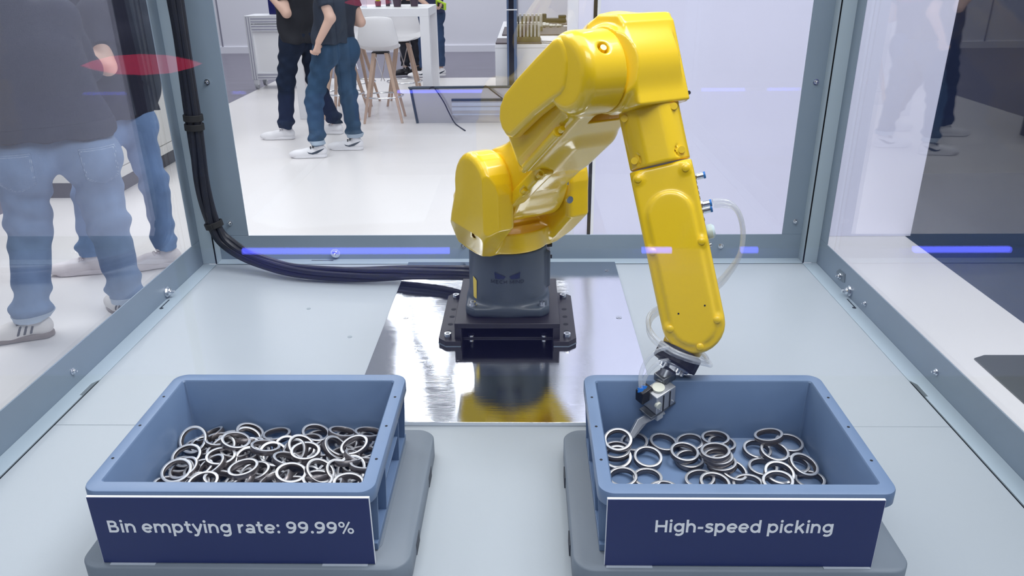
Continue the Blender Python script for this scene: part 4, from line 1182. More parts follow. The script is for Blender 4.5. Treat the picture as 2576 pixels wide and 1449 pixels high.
# wheeled aluminium trolley with a monitor
tr = thing('profile_trolley', 'aluminium profile trolley with white panels behind the two men', 'trolley', (-3.30, 11.05, 0))
W2, D2, zb, ztop = .49, .22, .135, .955
GROOVE = mat('groove_grey', (.30, .30, .40), .5)
def profile(x0, x1, y0, y1, z0, z1, ax):
    b = MB().box(x0, x1, y0, y1, z0, z1).build('profile', ALU, tr, smooth=False, bevel=.002)
    cx, cz = (x0+x1)/2, (z0+z1)/2
    if ax == 'x':
        for q in (.28, .72):
            zz = z0+(z1-z0)*q; MB().box(x0, x1, y0-.0008, y0+.001, zz-.006, zz+.006).build('groove', GROOVE, b, smooth=False)
    else:
        for q in (.3, .7):
            xx = x0+(x1-x0)*q; MB().box(xx-.005, xx+.005, y0-.0008, y0+.001, z0, z1).build('groove', GROOVE, b, smooth=False)
for sx in (-1, 1):
    for sy in (-1, 1):
        xx = sx*(W2-.04); yy = sy*(D2-.04)
        profile(xx-.04, xx+.04, yy-.04, yy+.04, zb, ztop-.004, 'z')
for sy in (-1, 1):
    yy = sy*(D2-.04)
    profile(-W2+.08, W2-.08, yy-.04, yy+.04, ztop-.09, ztop-.004, 'x')
    profile(-W2+.08, W2-.08, yy-.04, yy+.04, ztop-.19, ztop-.10, 'x')
    profile(-W2+.08, W2-.08, yy-.04, yy+.04, zb, zb+.085, 'x')
    MB().box(-W2+.08, W2-.08, yy-.006, yy+.006, zb+.085, ztop-.19).build('panel', WHITEFURN, tr, smooth=False)
MB().box(-W2, W2, -D2, D2, ztop-.004, ztop+.012).build('worktop', ALU, tr, smooth=False, bevel=.003)
for sx in (-1, 1):
    for sy in (-1, 1):
        x, y = sx*(W2-.045), sy*(D2-.045)
        c = MB().cyl((x-.018, y, .052), (x+.018, y, .052), .052, n=20).build('castor', mat('grey_castor', (.42, .43, .47), .4), tr)
        MB().box(x-.034, x+.034, y-.04, y+.03, .06, .135).build('fork', ALU, c, smooth=False, bevel=.006)
mo = thing('monitor', 'dark blue monitor with white lettering on the aluminium trolley', 'monitor', (-3.17, 11.02, ztop+.012))
MB().box(-.33, .33, -.012, .020, .004, .42).build('screen_housing', mat('navy_screen', (.015, .018, .11), .25), mo, smooth=False, bevel=.004)
MB().box(-.12, .12, -.07, .09, 0, .004).build('stand_foot', BLACKANOD, mo, smooth=False)
me = fit_text(text_mesh('Gemm'), -.245, -.165, .095, .045, -.0135, True)
obj('lettering', me, WHITEPRINT, mo, smooth=False)

# white display counter with racks and parts
ct = thing('display_counter', 'white display counter with dark mats and racks left of the robot elbow', 'counter', (.1, 10.2, 0))
MB().box(-.447, .56, -1.45, 1.9, 0.001, .74).build('carcass', WHITEFURN, ct, smooth=False, bevel=.002)
MB().box(-.447, .56, -1.452, 1.9, .742, .780).build('worktop', WHITEFURN, ct, smooth=False, bevel=.002)
MATB = mat('dark_brown_mat', (.075, .055, .065), .5, var=.08)
CLEAR = mat('grey_acrylic_rack', (.50, .49, .46), .3, var=.15, vscale=20)
METALP = mat('machined_light_parts', (.66, .66, .62), .3, metal=.5, var=.15, vscale=25)
def flat_mat(x0, x1, y0, y1, label):
    o = MB().prism([(x0+.01, y0), (x1-.01, y0), (x1, y0+.01), (x1, y1-.01), (x1-.01, y1), (x0+.01, y1), (x0, y1-.01), (x0, y0+.01)], 0, .016).build('counter_mat', MATB, None, smooth=False, loc=(0, 0, .7805), bevel=.002)
    tag(o, label, 'mat', 'dark mats on the display counter')
flat_mat(-.342, .165, 8.76, 9.30, 'dark mat at the front edge of the display counter')
flat_mat(-.30, .545, 9.75, 10.9, 'wide brown mat in the middle of the display counter')
flat_mat(-.28, .60, 11.3, 11.95, 'dark plum mat at the rear of the display counter')
def rack(x, y, z, n, wd, label, s=1.):
    t = thing('slot_rack', label, 'rack', (x, y, z), 0, 'slotted racks on the display counter')
    MB().box(-wd/2, wd/2, -.07, .07, 0, .05*s).build('rack_base', mat('olive_rack_base', (.16, .14, .08), .5), t, smooth=False, bevel=.003)
    for i in range(n):
        xx = -wd/2+wd*(i+.5)/n
        MB().box(xx-wd/n*.28, xx+wd/n*.28, -.06, .06, .05*s, .20*s).build('slat', CLEAR, t, smooth=False, bevel=.003)
    MB().box(-wd/2, wd/2, .055, .075, .05*s, .17*s).build('rack_back', CLEAR, t, smooth=False)
    return t
rack(.010, 8.92, .7968, 7, .28, 'slotted grey rack at the front of the display counter right of the dark pole')
rack(.02, 10.30, .7968, 7, .36, 'slotted grey rack on the wide brown mat further back', 1.0)
def parts(x, y, z, seed, n, label, wd):
    t = thing('part_row', label, 'machine part', (x, y, z), 0, 'machined parts on the display counter')
    r = random.Random(seed)
    for i in range(n):
        xx = -wd/2+wd*(i+.5)/n; L = r.uniform(.05, .10); rr_ = r.uniform(.020, .034)
        mb = MB().lathe([(rr_*.6, 0), (rr_, .006), (rr_, L*.5), (rr_*.75, L*.55), (rr_*.75, L), (rr_*.3, L+.012)], n=14, M=Matrix.Translation((xx-L/2, r.uniform(-.03, .03), rr_)) @ Matrix.Rotation(PI/2, 4, 'Y'))
        mb.build('turned_part', METALP if r.random() < .75 else mat('olive_part', (.2, .19, .12), .4, metal=.4), t)
parts(.16, 10.75, .7968, 3, 7, 'row of bright turned parts on the wide brown mat', .62)
parts(-.02, 11.62, .7968, 4, 5, 'row of bright turned parts on the plum mat at the rear', .42)
bl = thing('black_device', 'black handheld device lying on the plum mat at the counter rear', 'device', (.43, 11.6, .7968))
MB().box(-.17, .13, -.07, .07, 0, .06).build('housing', BLACKANOD, bl, smooth=False, bevel=.015)
MB().box(-.21, -.15, -.05, .05, .0, .12).build('grip', BLACKANOD, bl, smooth=False, bevel=.01)
MB().box(.02, .13, -.05, .05, .06, .10).build('hump', BLACKANOD, bl, smooth=False, bevel=.012)
for pts, l in ((([.15, 8.96, .792], [.26, 8.98, .786], [.38, 8.90, .786], [.30, 8.80, .786], [.17, 8.83, .786]), 'thin dark wire loop on the counter right of the front rack'),
               (([.21, 11.05, .786], [.32, 11.10, .786], [.45, 11.02, .786], [.50, 11.12, .786], [.42, 11.2, .786]), 'thin dark wire loop on the counter in front of the plum mat')):
    tag(MB().tube([tuple(p) for p in pts], .0045, n=6).build('wire', mat('dark_wire', (.08, .07, .10), .5), None), l, 'wire', 'wires on the display counter')

# dark pole of a display stand
po = thing('display_pole', 'tall dark glossy pole with blue-grey edge reflections in front of the display counter', 'pole', (-.160, 8.60, 0))
MB().box(-.030, .022, -.02, .05, 0.001, 2.6).build('pole_core', mat('dark_glossy_pole', (.010, .010, .025), .12), po, smooth=False)
MB().box(-.052, -.030, -.026, .055, .0, 2.6).build('edge_profile', mat('blue_grey_reflection', (.16, .22, .36), .25, metal=.6), po, smooth=False, bevel=.003)  # blue-grey colour stands in for reflections along the pole's sides
MB().box(.022, .055, -.026, .055, .0, 2.6).build('edge_profile', MATS['blue_grey_reflection'], po, smooth=False, bevel=.003)
MB().box(-.058, .060, -.030, -.020, 1.140, 1.152).build('clamp_band', WHITEFURN, po, smooth=False)

# low metal tray with a dark rim
lt = thing('low_metal_box', 'low grey metal box with dark rim and dangling cables left of the robot', 'metal box', (-.62, 8.55, 0))
LM = mat('satin_grey_sheet', (.50, .50, .56), .3, metal=.6, var=.05, vscale=3)
f0 = [(-.575, -.16, .0), (.60, -.16, .0), (.60, -.04, .0), (-.575, -.04, .0)]; f1 = [(-.625, -.18, .375), (.65, -.18, .375), (.65, -.02, .375), (-.625, -.02, .375)]
MB().loft([f0, f1]).build('box_body', LM, lt, smooth=False)
RIM = mat('dark_blue_rim', (.03, .05, .085), .35)
MB().tube([(-.572, -.168, .004), (-.618, -.186, .345), (-.612, -.188, .372), (-.58, -.190, .381), (.1, -.190, .386), (.655, -.190, .386)], .014, n=10, sub=5).build('rim', RIM, lt)
for z0, z1, xa in ((.235, .262, -.19), (.185, .222, -.19), (.135, .172, -.19), (.085, .10, -.19)):
    k = z0/.375
    MB().box(xa, .55, -.16-.02*k-.012, -.155-.02*k, z0, z1).build('rail', mat('pale_blue_rail', (.55, .60, .74), .3, metal=.5) if z0 < .23 else RIM, lt, smooth=False, bevel=.002)
for pts in ([(-.42, -.205, .372), (-.385, -.213, .393), (-.355, -.218, .372), (-.27, -.23, .24), (-.21, -.235, .11), (-.15, -.26, .012), (-.02, -.60, .006)], [(.16, -.205, .388), (.19, -.213, .398), (.25, -.215, .35), (.36, -.23, .27)]):
    MB().tube(pts, .007, n=8).build('cable', mat('dark_blue_wire', (.012, .014, .035), .5), lt)

# cream cabinet at the left
cc = thing('cream_cabinet', 'cream cabinet with dark plinth outside the left window', 'cabinet', (-3.42, 6.3, 0))
CR = mat('cream_laminate', (.72, .71, .68), .42, var=.01)
MB().box(-.30, .30, -.75, 1.2, .12, .985).build('carcass', CR, cc, smooth=False, bevel=.003)
MB().box(-.28, .275, -.73, 1.2, .0, .12).build('plinth', mat('dark_plinth', (.05, .045, .06), .5), cc, smooth=False)
for ya, yb in ((-.745, .22), (.226, 1.19)):
    MB().box(.300, .316, ya, yb, .205, .80).build('door', CR, cc, smooth=False, bevel=.002)
    MB().box(.300, .316, ya, yb, .806, .98).build('drawer', CR, cc, smooth=False, bevel=.002)
    MB().box(.300, .316, ya, yb, .125, .199).build('drawer', CR, cc, smooth=False, bevel=.002)
# black floor box at the right
bp_ = MB().prism([(-.30+.03, .75), (.6, .75), (.6, -.9), (-.33, -.9), (-.33, .72)], 0, .006).build('floor_mat', mat('black_rubber_mat', (.012, .016, .020), .45, bump=.1), None, smooth=False, loc=(2.296, 2.30, .0005))
tag(bp_, 'black rubber mat lying on the white floor outside the right window', 'mat')

# lit counter across the aisle, seen mirrored in the front window
lc = thing('lit_counter', 'dark counter across the aisle with blue light bars, seen mirrored in glass', 'counter', (0, -2.6, 0))
MB().box(-2.4, 3.0, -.40, .33, .06, .615).build('counter_body', mat('glossy_dark_blue_front', (.16, .18, .52), .3), lc, smooth=False, bevel=.004)
MB().box(-2.5, 3.1, -.45, .42, .655, .70).build('counter_top', mat('dark_counter_top', (.008, .008, .014), .8, spec=.1), lc, smooth=False, bevel=.004)
MB().box(-2.4, 3.0, -.38, -.30, .0, .06).build('plinth', BLACKANOD, lc, smooth=False)
MB().box(-2.4, 3.0, -.3, -.2, .615, .655).build('riser', BLACKANOD, lc, smooth=False)
BLUE = emit('blue_light_bar', (.10, .12, 1.0), 12.0)
for xa, xb in ((-1.075, -.292), (.43, .54), (.80, .86), (1.44, 1.79)):
    MB().cyl((xa, .385, .633), (xb, .385, .633), .013, n=12).build('light_bar', BLUE, lc)
rl = thing('red_sign_lamp', 'red glowing lens-shaped lamp across the aisle, seen mirrored in glass', 'lamp', (-1.22, -2.0, 0))
MB().cyl((0, 0, 0), (0, 0, 1.31), .018, n=12).build('pole', BLACKANOD, rl)
MB().lathe([(.16, 0), (.16, .012), (.02, .03)], n=24).build('base', BLACKANOD, rl)
e_ = MB().lathe([(.001, -.055), (.10, -.045), (.17, -.02), (.205, 0), (.17, .02), (.10, .045), (.001, .055)], n=36).build('lens', emit('red_lamp_lens', (1.0, .03, .12), 2.2), rl, loc=(0, 0, 1.342)); e_.scale = (.93, .35, .58)
# housings of the hall's strip lights, the last three added as fill
for i, (a_, b_, wd_, pw_) in enumerate(STRIPS):
    c_ = ((a_[0]+b_[0])/2, (a_[1]+b_[1])/2); L_ = math.hypot(b_[0]-a_[0], b_[1]-a_[1])
    l = MB().box(-wd_/2-.04, wd_/2+.04, -L_/2, L_/2, .02, .10).build('strip_light', WHITEFURN, None, smooth=False, loc=(c_[0], c_[1], 5.4))
    l.rotation_euler = (0, 0, math.atan2(b_[1]-a_[1], b_[0]-a_[0])-PI/2)
    tag(l, ['long white strip light high above the two men', 'white strip light high above the bar table', 'short white strip light high above the display counter', 'white strip light high above the right of the hall', 'added broad fill light high above the cream cabinet, unseen', 'added crosswise fill light high behind the machine, unseen', 'added broad fill light high above the navy wall, unseen'][i], 'lamp', 'strip lights of the hall')

# ------------------------------------------------------------------ people
SKIN = mat('skin', (.66, .43, .34), .5, var=.05, vscale=12)
def nrm(v): v = np.array(v, float); return v/np.linalg.norm(v)

def fold(amp, k=38., seed=0.):
    def g(x, y, z):
        return np.sin(z*k+3.2*np.sin(x*14+seed)+2.1*np.sin(y*17-seed))*.6+np.sin(z*k*.53-x*21+y*13+seed)*.5
    return lambda f: WAVE(f, amp, g)

def shoe(parent, ankle, toe_dir, L=.29, mu=None, ms=None, ml=None, stripe=None):
    """one sneaker, its own axes: x towards the toe, z up; sole, upper, laces, side stripe"""
    a = math.atan2(toe_dir[1], toe_dir[0])
    M = Matrix.Translation((ankle[0], ankle[1], 0)) @ rotz(a)
    xo = L*.72
    outl = []
    for t in np.linspace(0, 1, 15):
        x = -.075+L*t
        w = .036+.012*math.sin(PI*min(1, t*1.05))+.004*math.cos(t*7)
        if t < .08: w *= math.sqrt(max(.02, t/.08))*.9+.1
        if t > .8: w *= math.sqrt(max(.015, 1-((t-.8)/.2)**2))
        outl.append((x, w))
    poly = outl + [(x, -w) for x, w in reversed(outl)]
    sole = spoly(poly, 0, 1, 2, .0015, .030, .004)
    up = U(ellipsoid((L*.47, 0, .032), (.118, .046, .046)), capsule((-.032, 0, .052), (.09, 0, .052), .038, .038), k=.035)
    up = U(up, capsule((-.030, 0, .060), (-.006, 0, .105), .041, .041), k=.03)
    up = INT(up, plane((0, 0, -1), -.014), plane((-.22, 0, 1), .126))
    u = sdf_obj('shoe', up, (-.10, -.07, 0), (L-.05, .07, .14), .006, mu, parent, 60); u.matrix_local = M
    so = sdf_obj('sole', sole, (-.10, -.065, -.01), (L-.05, .065, .045), .005, ms or mu, u, 50)
    if ml:
        for i in range(5):
            x = .042+.021*i; z = .104-.012*i
            MB().tube([(x, -.028, z-.010), (x+.006, 0, z+.004), (x, .028, z-.010)], .0052, n=6, sub=3).build('lace', ml, u)
        MB().tube([(.05, 0, .110), (.045, .035, .116), (.03, .026, .112), (.05, 0, .110), (.045, -.035, .116), (.03, -.025, .112)], .0055, n=6, sub=4).build('lace', ml, u)
    if stripe:
        polys, ms_ = stripe
        for pl_ in polys:
            for s in (-1, 1):
                st = INT(OFF(up, .0025), spoly(pl_, 0, 2, 1, *((.0, .09) if s > 0 else (-.09, .0)), .0))
                o = sdf_obj('side_stripe', st, (-.10, -.075, .015), (L-.06, .075, .12), .004, ms_, u, 60)
    return u
SWOOSH = [[(-.066, .088), (-.030, .064), (.010, .040), (.050, .034), (.084, .044), (.098, .066), (.084, .056), (.060, .050), (.035, .056), (.005, .068), (-.030, .080)]]
SAMBA = [[(.010+.026*i, .035), (.022+.026*i, .035), (.004+.026*i, .078), (-.008+.026*i, .078)] for i in range(3)]

def hand(wrist, d, palm_n, curl=.5, size=1.):
    """list of SDF pieces: palm, four bent fingers of unequal length, thumb off the palm's side"""
    d = nrm(d); n = nrm(palm_n); n = nrm(n-d*(n@d)); s = np.cross(d, n)
    w = np.array(wrist, float); L = size
    P = []
    pal = U(*[capsule(w+d*.012*L+s*o*.5*L, w+d*.085*L+s*o*L, .013*L, .0115*L) for o in (-.027, -.009, .009, .027)], k=.012*L)
    P.append(pal)
    for o, ln in ((-.030, .060), (-.010, .074), (.010, .078), (.030, .070)):
        k0 = w+d*.088*L+s*o*L
        a1 = curl*.9; a2 = curl*2.1; a3 = curl*3.0
        e1 = k0+(d*math.cos(a1)+n*math.sin(a1))*ln*.45*L
        e2 = e1+(d*math.cos(a2)+n*math.sin(a2))*ln*.33*L
        e3 = e2+(d*math.cos(a3)+n*math.sin(a3))*ln*.25*L
        P.append(U(capsule(k0-d*.012*L, e1, .0095*L, .0088*L), capsule(e1, e2, .0088*L, .0080*L), capsule(e2, e3, .0080*L, .0070*L)))
    t0 = w+d*.022*L+s*.022*L; t1 = t0+(d*.62+s*.62+n*.32)*.045*L; t2 = t1+(d*.80+s*.28+n*.35)*.034*L
    P.append(U(capsule(t0, t1, .0135*L, .0105*L), capsule(t1, t2, .0105*L, .0085*L)))
    return P

def person(label, base, J, face, top_m, leg_m, hair_m, shoes, top_hem, sleeve='short', cuff=None, baggy=1., hems=.10, hT=.0075, group=None, pockets=False, torso_w=.155, hand_r=None, hand_l=None):
    """J: joints in world metres; face: heading of the body"""
    t = thing('person', label, 'person', base)
    O = np.array(base, float)
    j = {k: np.array(v, float)-O for k, v in J.items() if not k.startswith('hand')}
    fd = nrm((face[0], face[1], 0)); sd = np.array((fd[1], -fd[0], 0))      # sd: the person's right
    hipc = (j['hipL']+j['hipR'])/2; sh = (j['shL']+j['shR'])/2
    neck = sh+np.array((0, 0, .07)); head = neck+np.array((0, 0, .165))+fd*.025
    R = [fd, np.array((fd[1], -fd[0], 0)), np.array((0, 0, 1.))]
    # skin: head, neck, torso, arms, hands, legs as one surface
    hd = U(ellipsoid(head, (.098, .077, .118), R), capsule(head+fd*.02-np.array((0, 0, .05)), head+fd*.055-np.array((0, 0, .085)), .052, .036), k=.03)
    hd = U(hd, capsule(head+fd*.092+np.array((0, 0, .012)), head+fd*.112-np.array((0, 0, .022)), .010, .0145), k=.012)
    for s in (-1, 1):
        hd = U(hd, ellipsoid(head+sd*s*.078-np.array((0, 0, .01)), (.022, .012, .032), R), k=.006)
        hd = SUB(hd, sphere(head+fd*.100+sd*s*.033+np.array((0, 0, .012)), .014), k=.010)
    hd = SUB(hd, capsule(head+fd*.098-sd*.022-np.array((0, 0, .062)), head+fd*.098+sd*.022-np.array((0, 0, .062)), .0045), k=.005)
    parts_ = [hd, capsule(neck-np.array((0, 0, .05)), head-np.array((0, 0, .06)), .056, .054), capsule(hipc+np.array((0, 0, .05)), sh-np.array((0, 0, .11)), .085, .085)]
    arms = []
    for s in 'LR':
        a = U(capsule(j['sh'+s], j['el'+s], .050, .042), capsule(j['el'+s], j['wr'+s], .042, .028), k=.02)
        arms.append(a)
    sk = U(*parts_, *arms, k=.025)
    for s in 'LR':
        h = J.get('hand'+s)
        if h is not None:
            wr = j['wr'+s]; dvec, pn, cu = h
            sk = U(sk, *hand(wr, dvec, pn, cu), k=.006)
    for s in 'LR':
        sk = U(sk, capsule(j['hip'+s]+np.array((0, 0, .02)), j['kn'+s], .06, .05), capsule(j['kn'+s], j['an'+s], .048, .036), k=.02)
    pts = [j[k] for k in j if k[:2] in ('sh', 'el', 'wr', 'kn', 'an', 'hi')]+[head]
    lo, hi = bbox(pts, .16)
    b = sdf_obj('body', sk, lo, hi, min(hT, .0065), SKIN, t, 60)
    # eyes
    for s in (-1, 1):
        MB().lathe([(.001, -.010), (.008, -.006), (.0105, 0), (.008, .006), (.001, .010)], n=12).build('eye', mat('eye_white', (.8, .8, .8), .2), b, loc=tuple(head+fd*.086+sd*s*.033+np.array((0, 0, .012))))
    # hair
    hr = SUB(ellipsoid(head+np.array((0, 0, .022))-fd*.012, (.110, .090, .120), R), sbox(head+fd*.10-np.array((0, 0, .06)), (.085, .12, .095), .02, R), k=.02)
    hr = INT(hr, plane((0, 0, -1), -(head[2]-.09)))
    hr = WAVE(hr, .004, lambda x, y, z: np.sin(x*130+z*60)*np.sin(y*120-z*40))
    sdf_obj('hair', hr, head-.17, head+.17, .006, hair_m, b, 60)
    # trousers
    bz = baggy
    leg = None
    for s in 'LR':
        an = j['an'+s]+np.array((0, 0, hems-.10)); kn = j['kn'+s]; hp = j['hip'+s]
        l = U(capsule(hp, kn, .098*bz, .080*bz), capsule(kn, an, .078*bz, .066*bz), k=.03)
        l = U(l, ellipsoid(an+np.array((0, 0, .055)), (.076*bz, .076*bz, .045)), k=.02)
        l = INT(l, plane((0, 0, -1), -(an[2]-.005)))
        leg = l if leg is None else U(leg, l, k=.022)
    seat = U(ellipsoid(j['hipL']-fd*.035+np.array((0, 0, -.01)), (.115*bz, .115*bz, .13)), ellipsoid(j['hipR']-fd*.035+np.array((0, 0, -.01)), (.115*bz, .115*bz, .13)), k=.03)
    wst = capsule(hipc-sd*.06*bz+np.array((0, 0, .05)), hipc+sd*.06*bz+np.array((0, 0, .05)), .098*bz)
    leg = U(leg, U(seat, wst, k=.05), k=.045)
    leg = INT(leg, plane((0, 0, 1), max(hipc[2]+.06, top_hem+.04)))
    kz = j['knL'][2]
    def fg(x, y, z):
        w = np.exp(-((z-kz)/.16)**2)*.8+np.exp(-((z-.16)/.10)**2)*1.3+np.exp(-((z-hipc[2]+.16)/.10)**2)*.7+.12
        return w*(np.sin(z*46+4*np.sin(x*11+1.)+3*np.sin(y*12))*.6+np.sin(z*71-x*32+y*24)*.45)
    leg = WAVE(leg, .0085, fg)
    pts = [j[k] for k in j if k[:2] in ('kn', 'an', 'hi')]
    lo, hi = bbox(pts, .22); lo[2] = .0
    tro = sdf_obj('trousers', leg, lo, hi, hT, leg_m, t, 60)
    if cuff is not None:
        for s in 'LR':
            an = j['an'+s]+np.array((0, 0, hems-.10))
            c = INT(OFF(leg, .005), scyl(an+np.array((0, 0, -.006)), an+np.array((0, 0, .032)), .14))
            sdf_obj('cuff', c, an-np.array((.13, .13, .03)), an+np.array((.13, .13, .06)), .0055, cuff, tro, 60)
    if pockets:
        for s in 'LR':
            c = j['hip'+s]-fd*.11+np.array((0, 0, -.035))
            v = sd*(.03 if s == 'R' else -.03)
            poly = [(-.075, .085), (.075, .085), (.068, -.055), (0, -.085), (-.068, -.055)]
            def prism_(gr, c=c, v=v):
                f2 = spoly([(px*gr, py*gr) for px, py in poly], 0, 1, 2, -.14, .14)
                def f(x, y, z):
                    px, py, pz = x-c[0]-v[0], y-c[1]-v[1], z-c[2]
                    return f2(px*sd[0]+py*sd[1], pz, -(px*fd[0]+py*fd[1]))
                return f
            pk = INT(OFF(leg, .0045), prism_(1.))
            sdf_obj('back_pocket', pk, c-.17, c+.17, .005, leg_m, tro, 45)
            for gg in (.97, .89):
                stt = INT(OFF(leg, .0062), SUB(prism_(gg), prism_(gg-.035)))
                sdf_obj('pocket_seam', stt, c-.17, c+.17, .0042, mat('pale_seam_thread', (.50, .58, .70), .8), tro, 45)
    # shirt
    tw = torso_w
    tor = U(capsule(hipc-sd*tw*.62+np.array((0, 0, top_hem-hipc[2]+.0)), hipc+sd*tw*.62+np.array((0, 0, top_hem-hipc[2])), .125*tw/.155),
            capsule(sh-sd*tw*.55-np.array((0, 0, .16)), sh+sd*tw*.55-np.array((0, 0, .16)), .125*tw/.155), k=.02)
    mid = (hipc+sh)/2
    lower_, upper_ = hipc+np.array((0, 0, top_hem-hipc[2])), sh-np.array((0, 0, .16))
    tor = U(tor, *[capsule(lower_+sd*tw*q, upper_+sd*tw*q*.9, .122*tw/.155, .125*tw/.155) for q in (-.6, 0, .6)], k=.03)
    tor = U(tor, capsule(j['shL']+np.array((0, 0, -.01)), j['shR']+np.array((0, 0, -.01)), .070), capsule(sh-np.array((0, 0, .02)), neck-np.array((0, 0, .02)), .085, .072), k=.05)
    for s in 'LR':
        if sleeve == 'long':
            tor = U(tor, capsule(j['sh'+s], j['el'+s], .074, .062), capsule(j['el'+s], j['wr'+s]*.93+j['el'+s]*.07, .062, .048), k=.03)
        else:
            q = j['sh'+s]*(1-.62)+j['el'+s]*.62
            dv = nrm(q-j['sh'+s])
            sl = INT(capsule(j['sh'+s], q+dv*.08, .066, .066), plane(dv, float(dv@q)))
            tor = U(tor, sl, k=.03)
    tor = INT(tor, plane((0, 0, -1), -top_hem), SUB(plane((0, 0, 1), neck[2]+.015), sphere((9, 9, 9), .1)))
    tor = WAVE(tor, .0095, lambda x, y, z: (np.sin(z*30+x*19-y*15)*.6+np.sin(z*17-x*30+2.*np.sin(y*20))*.5)*(.4+np.exp(-((z-top_hem-.06)/.12)**2)))
    pts = [j[k] for k in j if k[:2] in ('sh', 'el', 'wr', 'hi')]
    lo, hi = bbox(pts, .22); lo[2] = top_hem-.05
    shirt = sdf_obj({'long': 'sweatshirt', 'short': 'tee_shirt'}[sleeve], tor, lo, hi, hT, top_m, t, 60)
    if sleeve == 'long':
        bd = INT(OFF(tor, .004), plane((0, 0, 1), top_hem+.058))
        sdf_obj('rib_band', bd, np.array((lo[0], lo[1], top_hem-.05)), np.array((hi[0], hi[1], top_hem+.10)), hT, top_m, shirt, 60)
    for s in 'LR':
        kw = shoes[1]
        shoe(t, (j['an'+s][0], j['an'+s][1]), shoes[0]['LR'.index(s)], **kw)
    return t

def denim(name, c, v=.25): return mat(name, c, .8, var=v*1.25, vscale=7, bump=.35, bscale=420, stretch=(1.4, 1.4, .6), spec=.2)
WSH = mat('white_sneaker_leather', (.80, .79, .82), .4, var=.02)
PSH = mat('pinkish_white_canvas', (.78, .72, .74), .6, var=.03)
BLKL = mat('black_lace', (.012, .012, .02), .6)
GUM = mat('grey_brown_gum_sole', (.22, .17, .16), .5)
HAIR = mat('dark_hair', (.03, .022, .018), .6, bump=.4, bscale=200)

person('person in blue jeans and white sneakers with black tick marks, fist behind hip', (-1.75, 6.98, 0),
       dict(hipL=(-1.755, 6.90, .925), hipR=(-1.615, 7.03, .925), knL=(-1.885, 6.88, .50), knR=(-1.625, 7.09, .52), anL=(-1.885, 6.845, .10), anR=(-1.612, 7.14, .10),
            shL=(-1.72, 6.80, 1.44), shR=(-1.56, 7.11, 1.44), elL=(-1.635, 6.74, 1.20), elR=(-1.465, 7.12, 1.14), wrL=(-1.755, 6.745, 1.01), wrR=(-1.72, 7.20, 1.16),
            handL=((-.28, -.02, -.95), (-.75, .60, .1), .85), handR=((-.9, -.1, .3), (0, -.9, .2), .5)),
       (-.93, .36), mat('navy_tee', (.012, .020, .040), .8, var=.15, bump=.2, bscale=300), denim('mid_blue_denim', (.030, .070, .135)), HAIR,
       (((-1, -.12), (-.98, -.02)), dict(mu=WSH, ms=WSH, ml=BLKL, stripe=(SWOOSH, mat('dark_slate_tick', (.03, .045, .075), .5)), L=.315)),
       .985, 'short', cuff=mat('pale_denim_turn_up', (.36, .44, .54), .8, bump=.3, bscale=300), hems=.125)
person('person in black top and dark jeans with plain white sneakers, behind the other man', (-2.25, 7.66, 0),
       dict(hipL=(-2.24, 7.58, .95), hipR=(-2.10, 7.72, .95), knL=(-2.335, 7.60, .56), knR=(-2.10, 7.78, .54), anL=(-2.395, 7.62, .10), anR=(-1.96, 7.86, .10),
            shL=(-2.26, 7.50, 1.46), shR=(-2.10, 7.80, 1.46), elL=(-2.20, 7.42, 1.20), elR=(-2.06, 7.92, 1.18), wrL=(-2.37, 7.44, 1.39), wrR=(-2.30, 7.90, 1.36),
            handL=((-.9, .3, .1), (0, .5, -.8), .5), handR=((-.9, -.3, .1), (0, -.5, -.8), .5)),
       (-.9, .42), mat('black_tee', (.008, .009, .016), .8, bump=.2, bscale=300), denim('dark_indigo_denim', (.010, .019, .045), .2), HAIR,
       (((-1, -.08), (-1, .1)), dict(mu=WSH, ms=WSH, ml=WSH, L=.32)), .93, 'short', hems=.115, baggy=1.05)
person('person in charcoal sweatshirt and light blue jeans standing outside the left window', (-2.08, 3.32, 0),
       dict(hipL=(-2.195, 3.25, .86), hipR=(-1.955, 3.36, .86), knL=(-2.255, 3.27, .54), knR=(-1.955, 3.38, .54), anL=(-2.335, 3.24, .10), anR=(-1.985, 3.46, .10),
            shL=(-2.255, 3.15, 1.44), shR=(-1.955, 3.36, 1.44), elL=(-2.46, 3.13, 1.20), elR=(-2.03, 3.62, 1.19), wrL=(-2.385, 3.20, 1.02), wrR=(-2.14, 3.70, 1.05),
            handL=((.3, .3, -.8), (.5, .5, 0), .6), handR=((-.6, .3, -.5), (-.5, -.5, 0), .6)),
       (-.52, .85), mat('charcoal_sweatshirt', (.018, .022, .044), .85, var=.12, vscale=7, bump=.35, bscale=300, spec=.2), denim('light_blue_denim', (.185, .265, .42), .16), HAIR,
       (((-1, -.38), (-.8, .62)), dict(mu=mat('cream_suede', (.72, .68, .66), .7), ms=GUM, ml=BLKL, stripe=(SAMBA, mat('dark_plum_stripe', (.045, .04, .06), .6)), L=.30)),
       .955, 'long', cuff=mat('pale_blue_turn_up', (.42, .50, .62), .8, bump=.3, bscale=300), baggy=1.13, hems=.10, pockets=True, torso_w=.182)
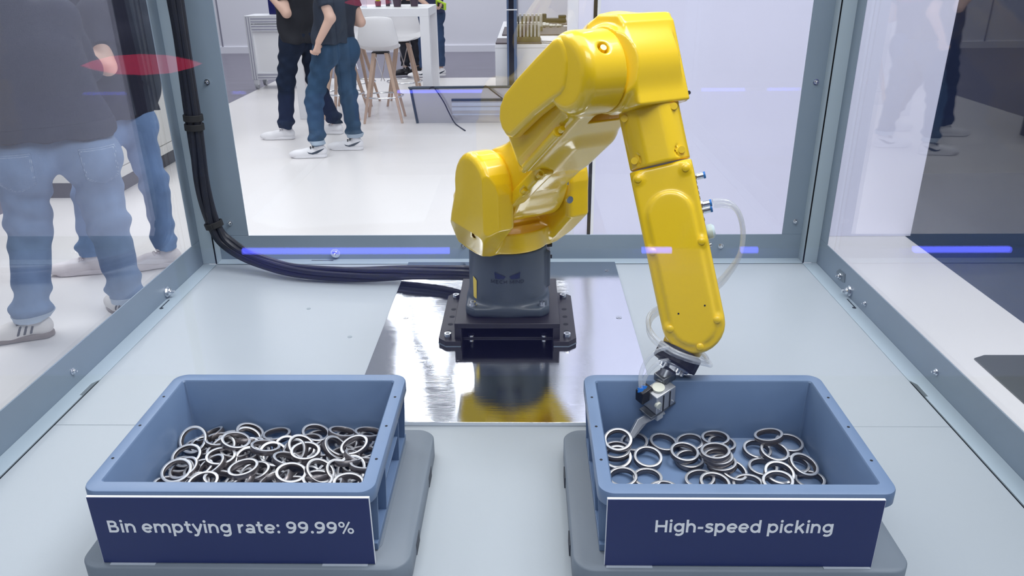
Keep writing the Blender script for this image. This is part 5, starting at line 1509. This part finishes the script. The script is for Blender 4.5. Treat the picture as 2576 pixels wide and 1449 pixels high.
person('person in dark tee and blue jeans with off-white sneakers next to the cream cabinet', (-2.24, 4.08, 0),
       dict(hipL=(-2.245, 4.01, .85), hipR=(-2.125, 4.12, .85), knL=(-2.40, 4.02, .50), knR=(-2.085, 4.15, .50), anL=(-2.485, 4.06, .10), anR=(-2.105, 4.17, .10),
            shL=(-2.105, 3.91, 1.42), shR=(-2.03, 4.20, 1.42), elL=(-2.045, 3.83, 1.175), elR=(-2.12, 4.32, 1.17), wrL=(-2.20, 3.73, 1.30), wrR=(-2.26, 4.26, 1.24),
            handL=((-.7, -.1, .5), (0, .5, .6), .5), handR=((-.9, -.2, .2), (0, -.5, .6), .5)),
       (-.9, .4), mat('dark_slate_tee', (.018, .019, .036), .85, bump=.25, bscale=300, spec=.2), denim('washed_blue_denim', (.16, .25, .44), .2), HAIR,
       (((-1, -.22), (-.93, -.42)), dict(mu=PSH, ms=PSH, ml=PSH, L=.285)), .895, 'short', hems=.115, baggy=.92, torso_w=.172)
person('person in blue jeans behind the bar table holding a lime green device', (-1.42, 12.0, 0),
       dict(hipL=(-1.50, 11.93, .90), hipR=(-1.34, 12.02, .90), knL=(-1.535, 11.93, .50), knR=(-1.315, 12.05, .50), anL=(-1.555, 11.96, .12), anR=(-1.31, 12.06, .12),
            shL=(-1.52, 11.86, 1.42), shR=(-1.26, 12.02, 1.42), elL=(-1.60, 11.80, 1.16), elR=(-1.26, 11.90, 1.14), wrL=(-1.40, 11.70, 1.02), wrR=(-1.27, 11.74, 1.00),
            handL=((.6, -.4, -.3), (0, .3, .9), .5), handR=((.45, -.75, .15), (-.3, .1, .9), .35)),
       (-.6, -.8), mat('navy_polo', (.02, .03, .09), .8), denim('dark_blue_denim', (.035, .065, .14)), HAIR,
       (((-1, -.2), (-.9, -.3)), dict(mu=WSH, ms=WSH, stripe=(SWOOSH, MATS['dark_slate_tick']), L=.29)), .93, 'short', hems=.13, hT=.0095)
dv = thing('handheld_device', 'lime green handheld device in the hand of the person behind the table', 'device', (-1.225, 11.655, 1.045)); dv.rotation_euler = (.55, .35, -.35)
MB().cbox((0, 0, 0), (.17, .022, .12)).build('case', LIME, dv, smooth=False, bevel=.008)
MB().cbox((0, -.0125, -.006), (.10, .003, .075)).build('screen', BLACKANOD, dv, smooth=False)
person('person in black trousers partly hidden behind the bar stools', (-1.80, 12.25, 0),
       dict(hipL=(-1.86, 12.2, .90), hipR=(-1.70, 12.28, .90), knL=(-1.87, 12.2, .50), knR=(-1.70, 12.28, .50), anL=(-1.87, 12.22, .12), anR=(-1.70, 12.3, .12),
            shL=(-1.95, 12.18, 1.42), shR=(-1.64, 12.3, 1.42), elL=(-2.0, 12.1, 1.16), elR=(-1.6, 12.2, 1.16), wrL=(-1.9, 11.95, 1.1), wrR=(-1.68, 12.0, 1.1),
            handL=((.5, -.6, 0), (0, 0, 1), .5), handR=((-.5, -.6, 0), (0, 0, 1), .5)),
       (-.4, -.9), MATS['black_tee'], mat('black_trousers', (.012, .013, .022), .8, bump=.2, bscale=300), HAIR,
       (((-.9, -.4), (-.7, -.7)), dict(mu=BLACKANOD, ms=BLACKANOD, L=.29)), .95, 'short', hems=.12, hT=.0095)
